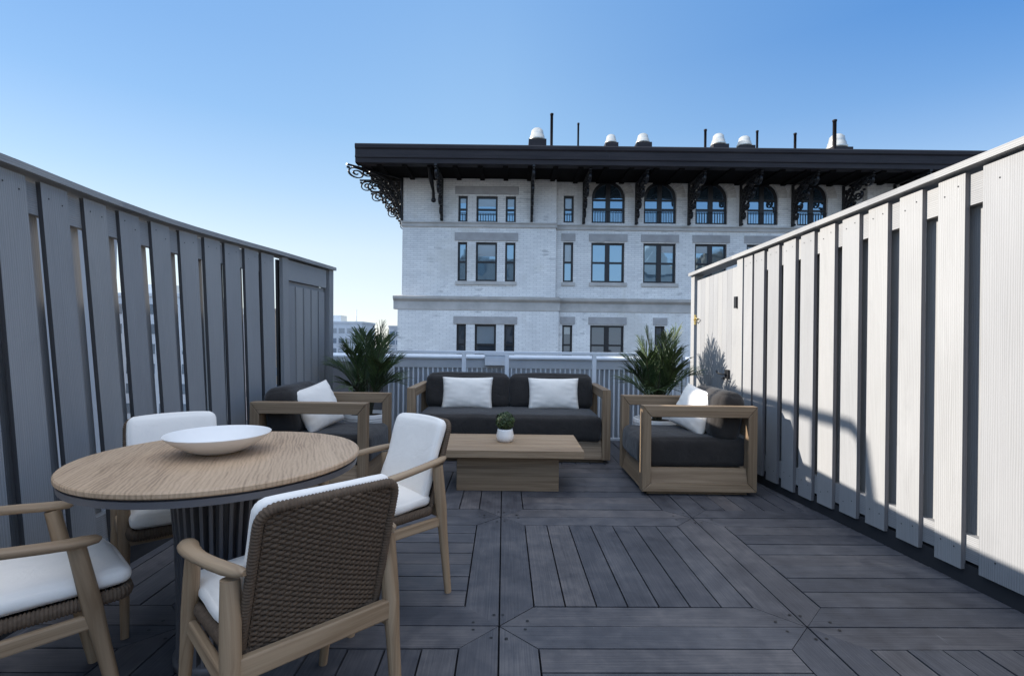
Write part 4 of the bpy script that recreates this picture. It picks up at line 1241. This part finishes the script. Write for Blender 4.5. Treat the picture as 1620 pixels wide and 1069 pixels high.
for (x0, x1, yt, Y, mt, nx, nz, lb) in ((395, 468, 492, 90, wallB, 6, 6, 'tan brick building seen through the far boards of the shaded fence'),
                                      (300, 400, 500, 110, wallC, 7, 6, 'grey concrete building seen through the middle of the shaded fence'),
                                      (150, 300, 468, 75, wallA, 8, 8, 'pale rendered building seen through the near boards of the shaded fence'),
                                      (10, 150, 505, 80, wallD, 7, 6, 'low red brick building beyond the near boards of the shaded fence'),
                                      (-190, 10, 450, 60, wallB, 6, 6, 'tan brick building beyond the left edge of the photo')):
    x, w_, z = bx(x0, x1, yt, Y)
    block('city_building', x, Y+7, w_*.95, 12, z, mt, farwin, nx, nz, lb, (.55, .5), 3.0, 'city buildings beyond the fence')
# behind the camera (they show in the panes of the brick house)
block('city_building', -6, -52, 26, 16, 15.0, wallC, farwin, 8, 8, 'grey building behind the camera mirrored in the panes', (.5, .5), 3.4, 'buildings mirrored in the panes', 0, None, 1)
block('city_building', 42, -52, 18, 16, 16.5, wallB, farwin, 6, 8, 'tan building behind the camera mirrored in the panes', (.5, .5), 3.4, 'buildings mirrored in the panes', 0, None, 1)
tw = empty('tower_house', (26.3, -46, -25))
m = MB(); m.box(-3.2, 3.2, -3.2, 3.2, 0, 38); m.build('walls', wallA, tw)
m = MB()
Bq = [(-3.6, -3.6, 38), (3.6, -3.6, 38), (3.6, 3.6, 38), (-3.6, 3.6, 38)]
for i in range(4): m.face([Bq[i], Bq[(i+1) % 4], (0, 0, 47)])
m.build('pyramid_roof', wallA, tw)
tag(tw, 'pale tower with pyramid roof mirrored in a pane of the brick house', 'tower')

# neighbour's roof stair on the left, out of frame: its rail throws the shadow on the sunlit fence
bk = empty('stair_bulkhead', (-8.3, 5.0, 0))
kx = 8.6
zr = .615+kx*.39
m = MB(); m.box(-1.6, 1.6, -2.0, 3.5, -6, zr-1.0); m.build('walls', wallC, bk)
m = MB(); m.box(-1.7, 1.7, -2.1, 3.6, zr-1.0, zr-.95); m.build('roof_slab', M['roofing'], bk)
tag(bk, 'grey roof stair house beyond the shaded fence, outside the picture', 'stair house')
st_ = empty('sun_blocker', (-9.4, 7.4, zr-.949))  # unseen block added to stop the sun reaching the lounge seats
m = MB(); m.box(-.4, .4, -1.1, 1.0, 0, 1.72); m.build('blocker_body', wallB, st_, .01)
m = MB(); m.box(-.5, .5, -1.2, 1.1, 1.7205, 1.84); m.build('cap', M['slab'], st_, .01)
tag(st_, 'added tan block on the roof stair house, unseen, keeping sun off the lounge seats', 'blocker')
gr = empty('guard_rail', (-6.5, 0, zr-.95))
ya = 2.99+.2*kx
m = MB()
m.tube([(0, ya-.14, .0), (0, ya-.10, .55), (0, ya-.04, .88), (0, ya+.05, .945), (0, ya+.2, .95), (0, ya+.8, .955), (0, ya+1.5, .965)], .042, 8)
m.build('top_rail', M['black_metal'], gr)
m = MB(); y = ya+.38
while y < ya+1.5:
    m.tube([(0, y, 0), (0, y, .95)], .02, 6, (0, 1, 0)); y += .2
m.build('balusters', M['black_metal'], gr)
tag(gr, 'dark handrail on the roof stair house beyond the shaded fence', 'railing')
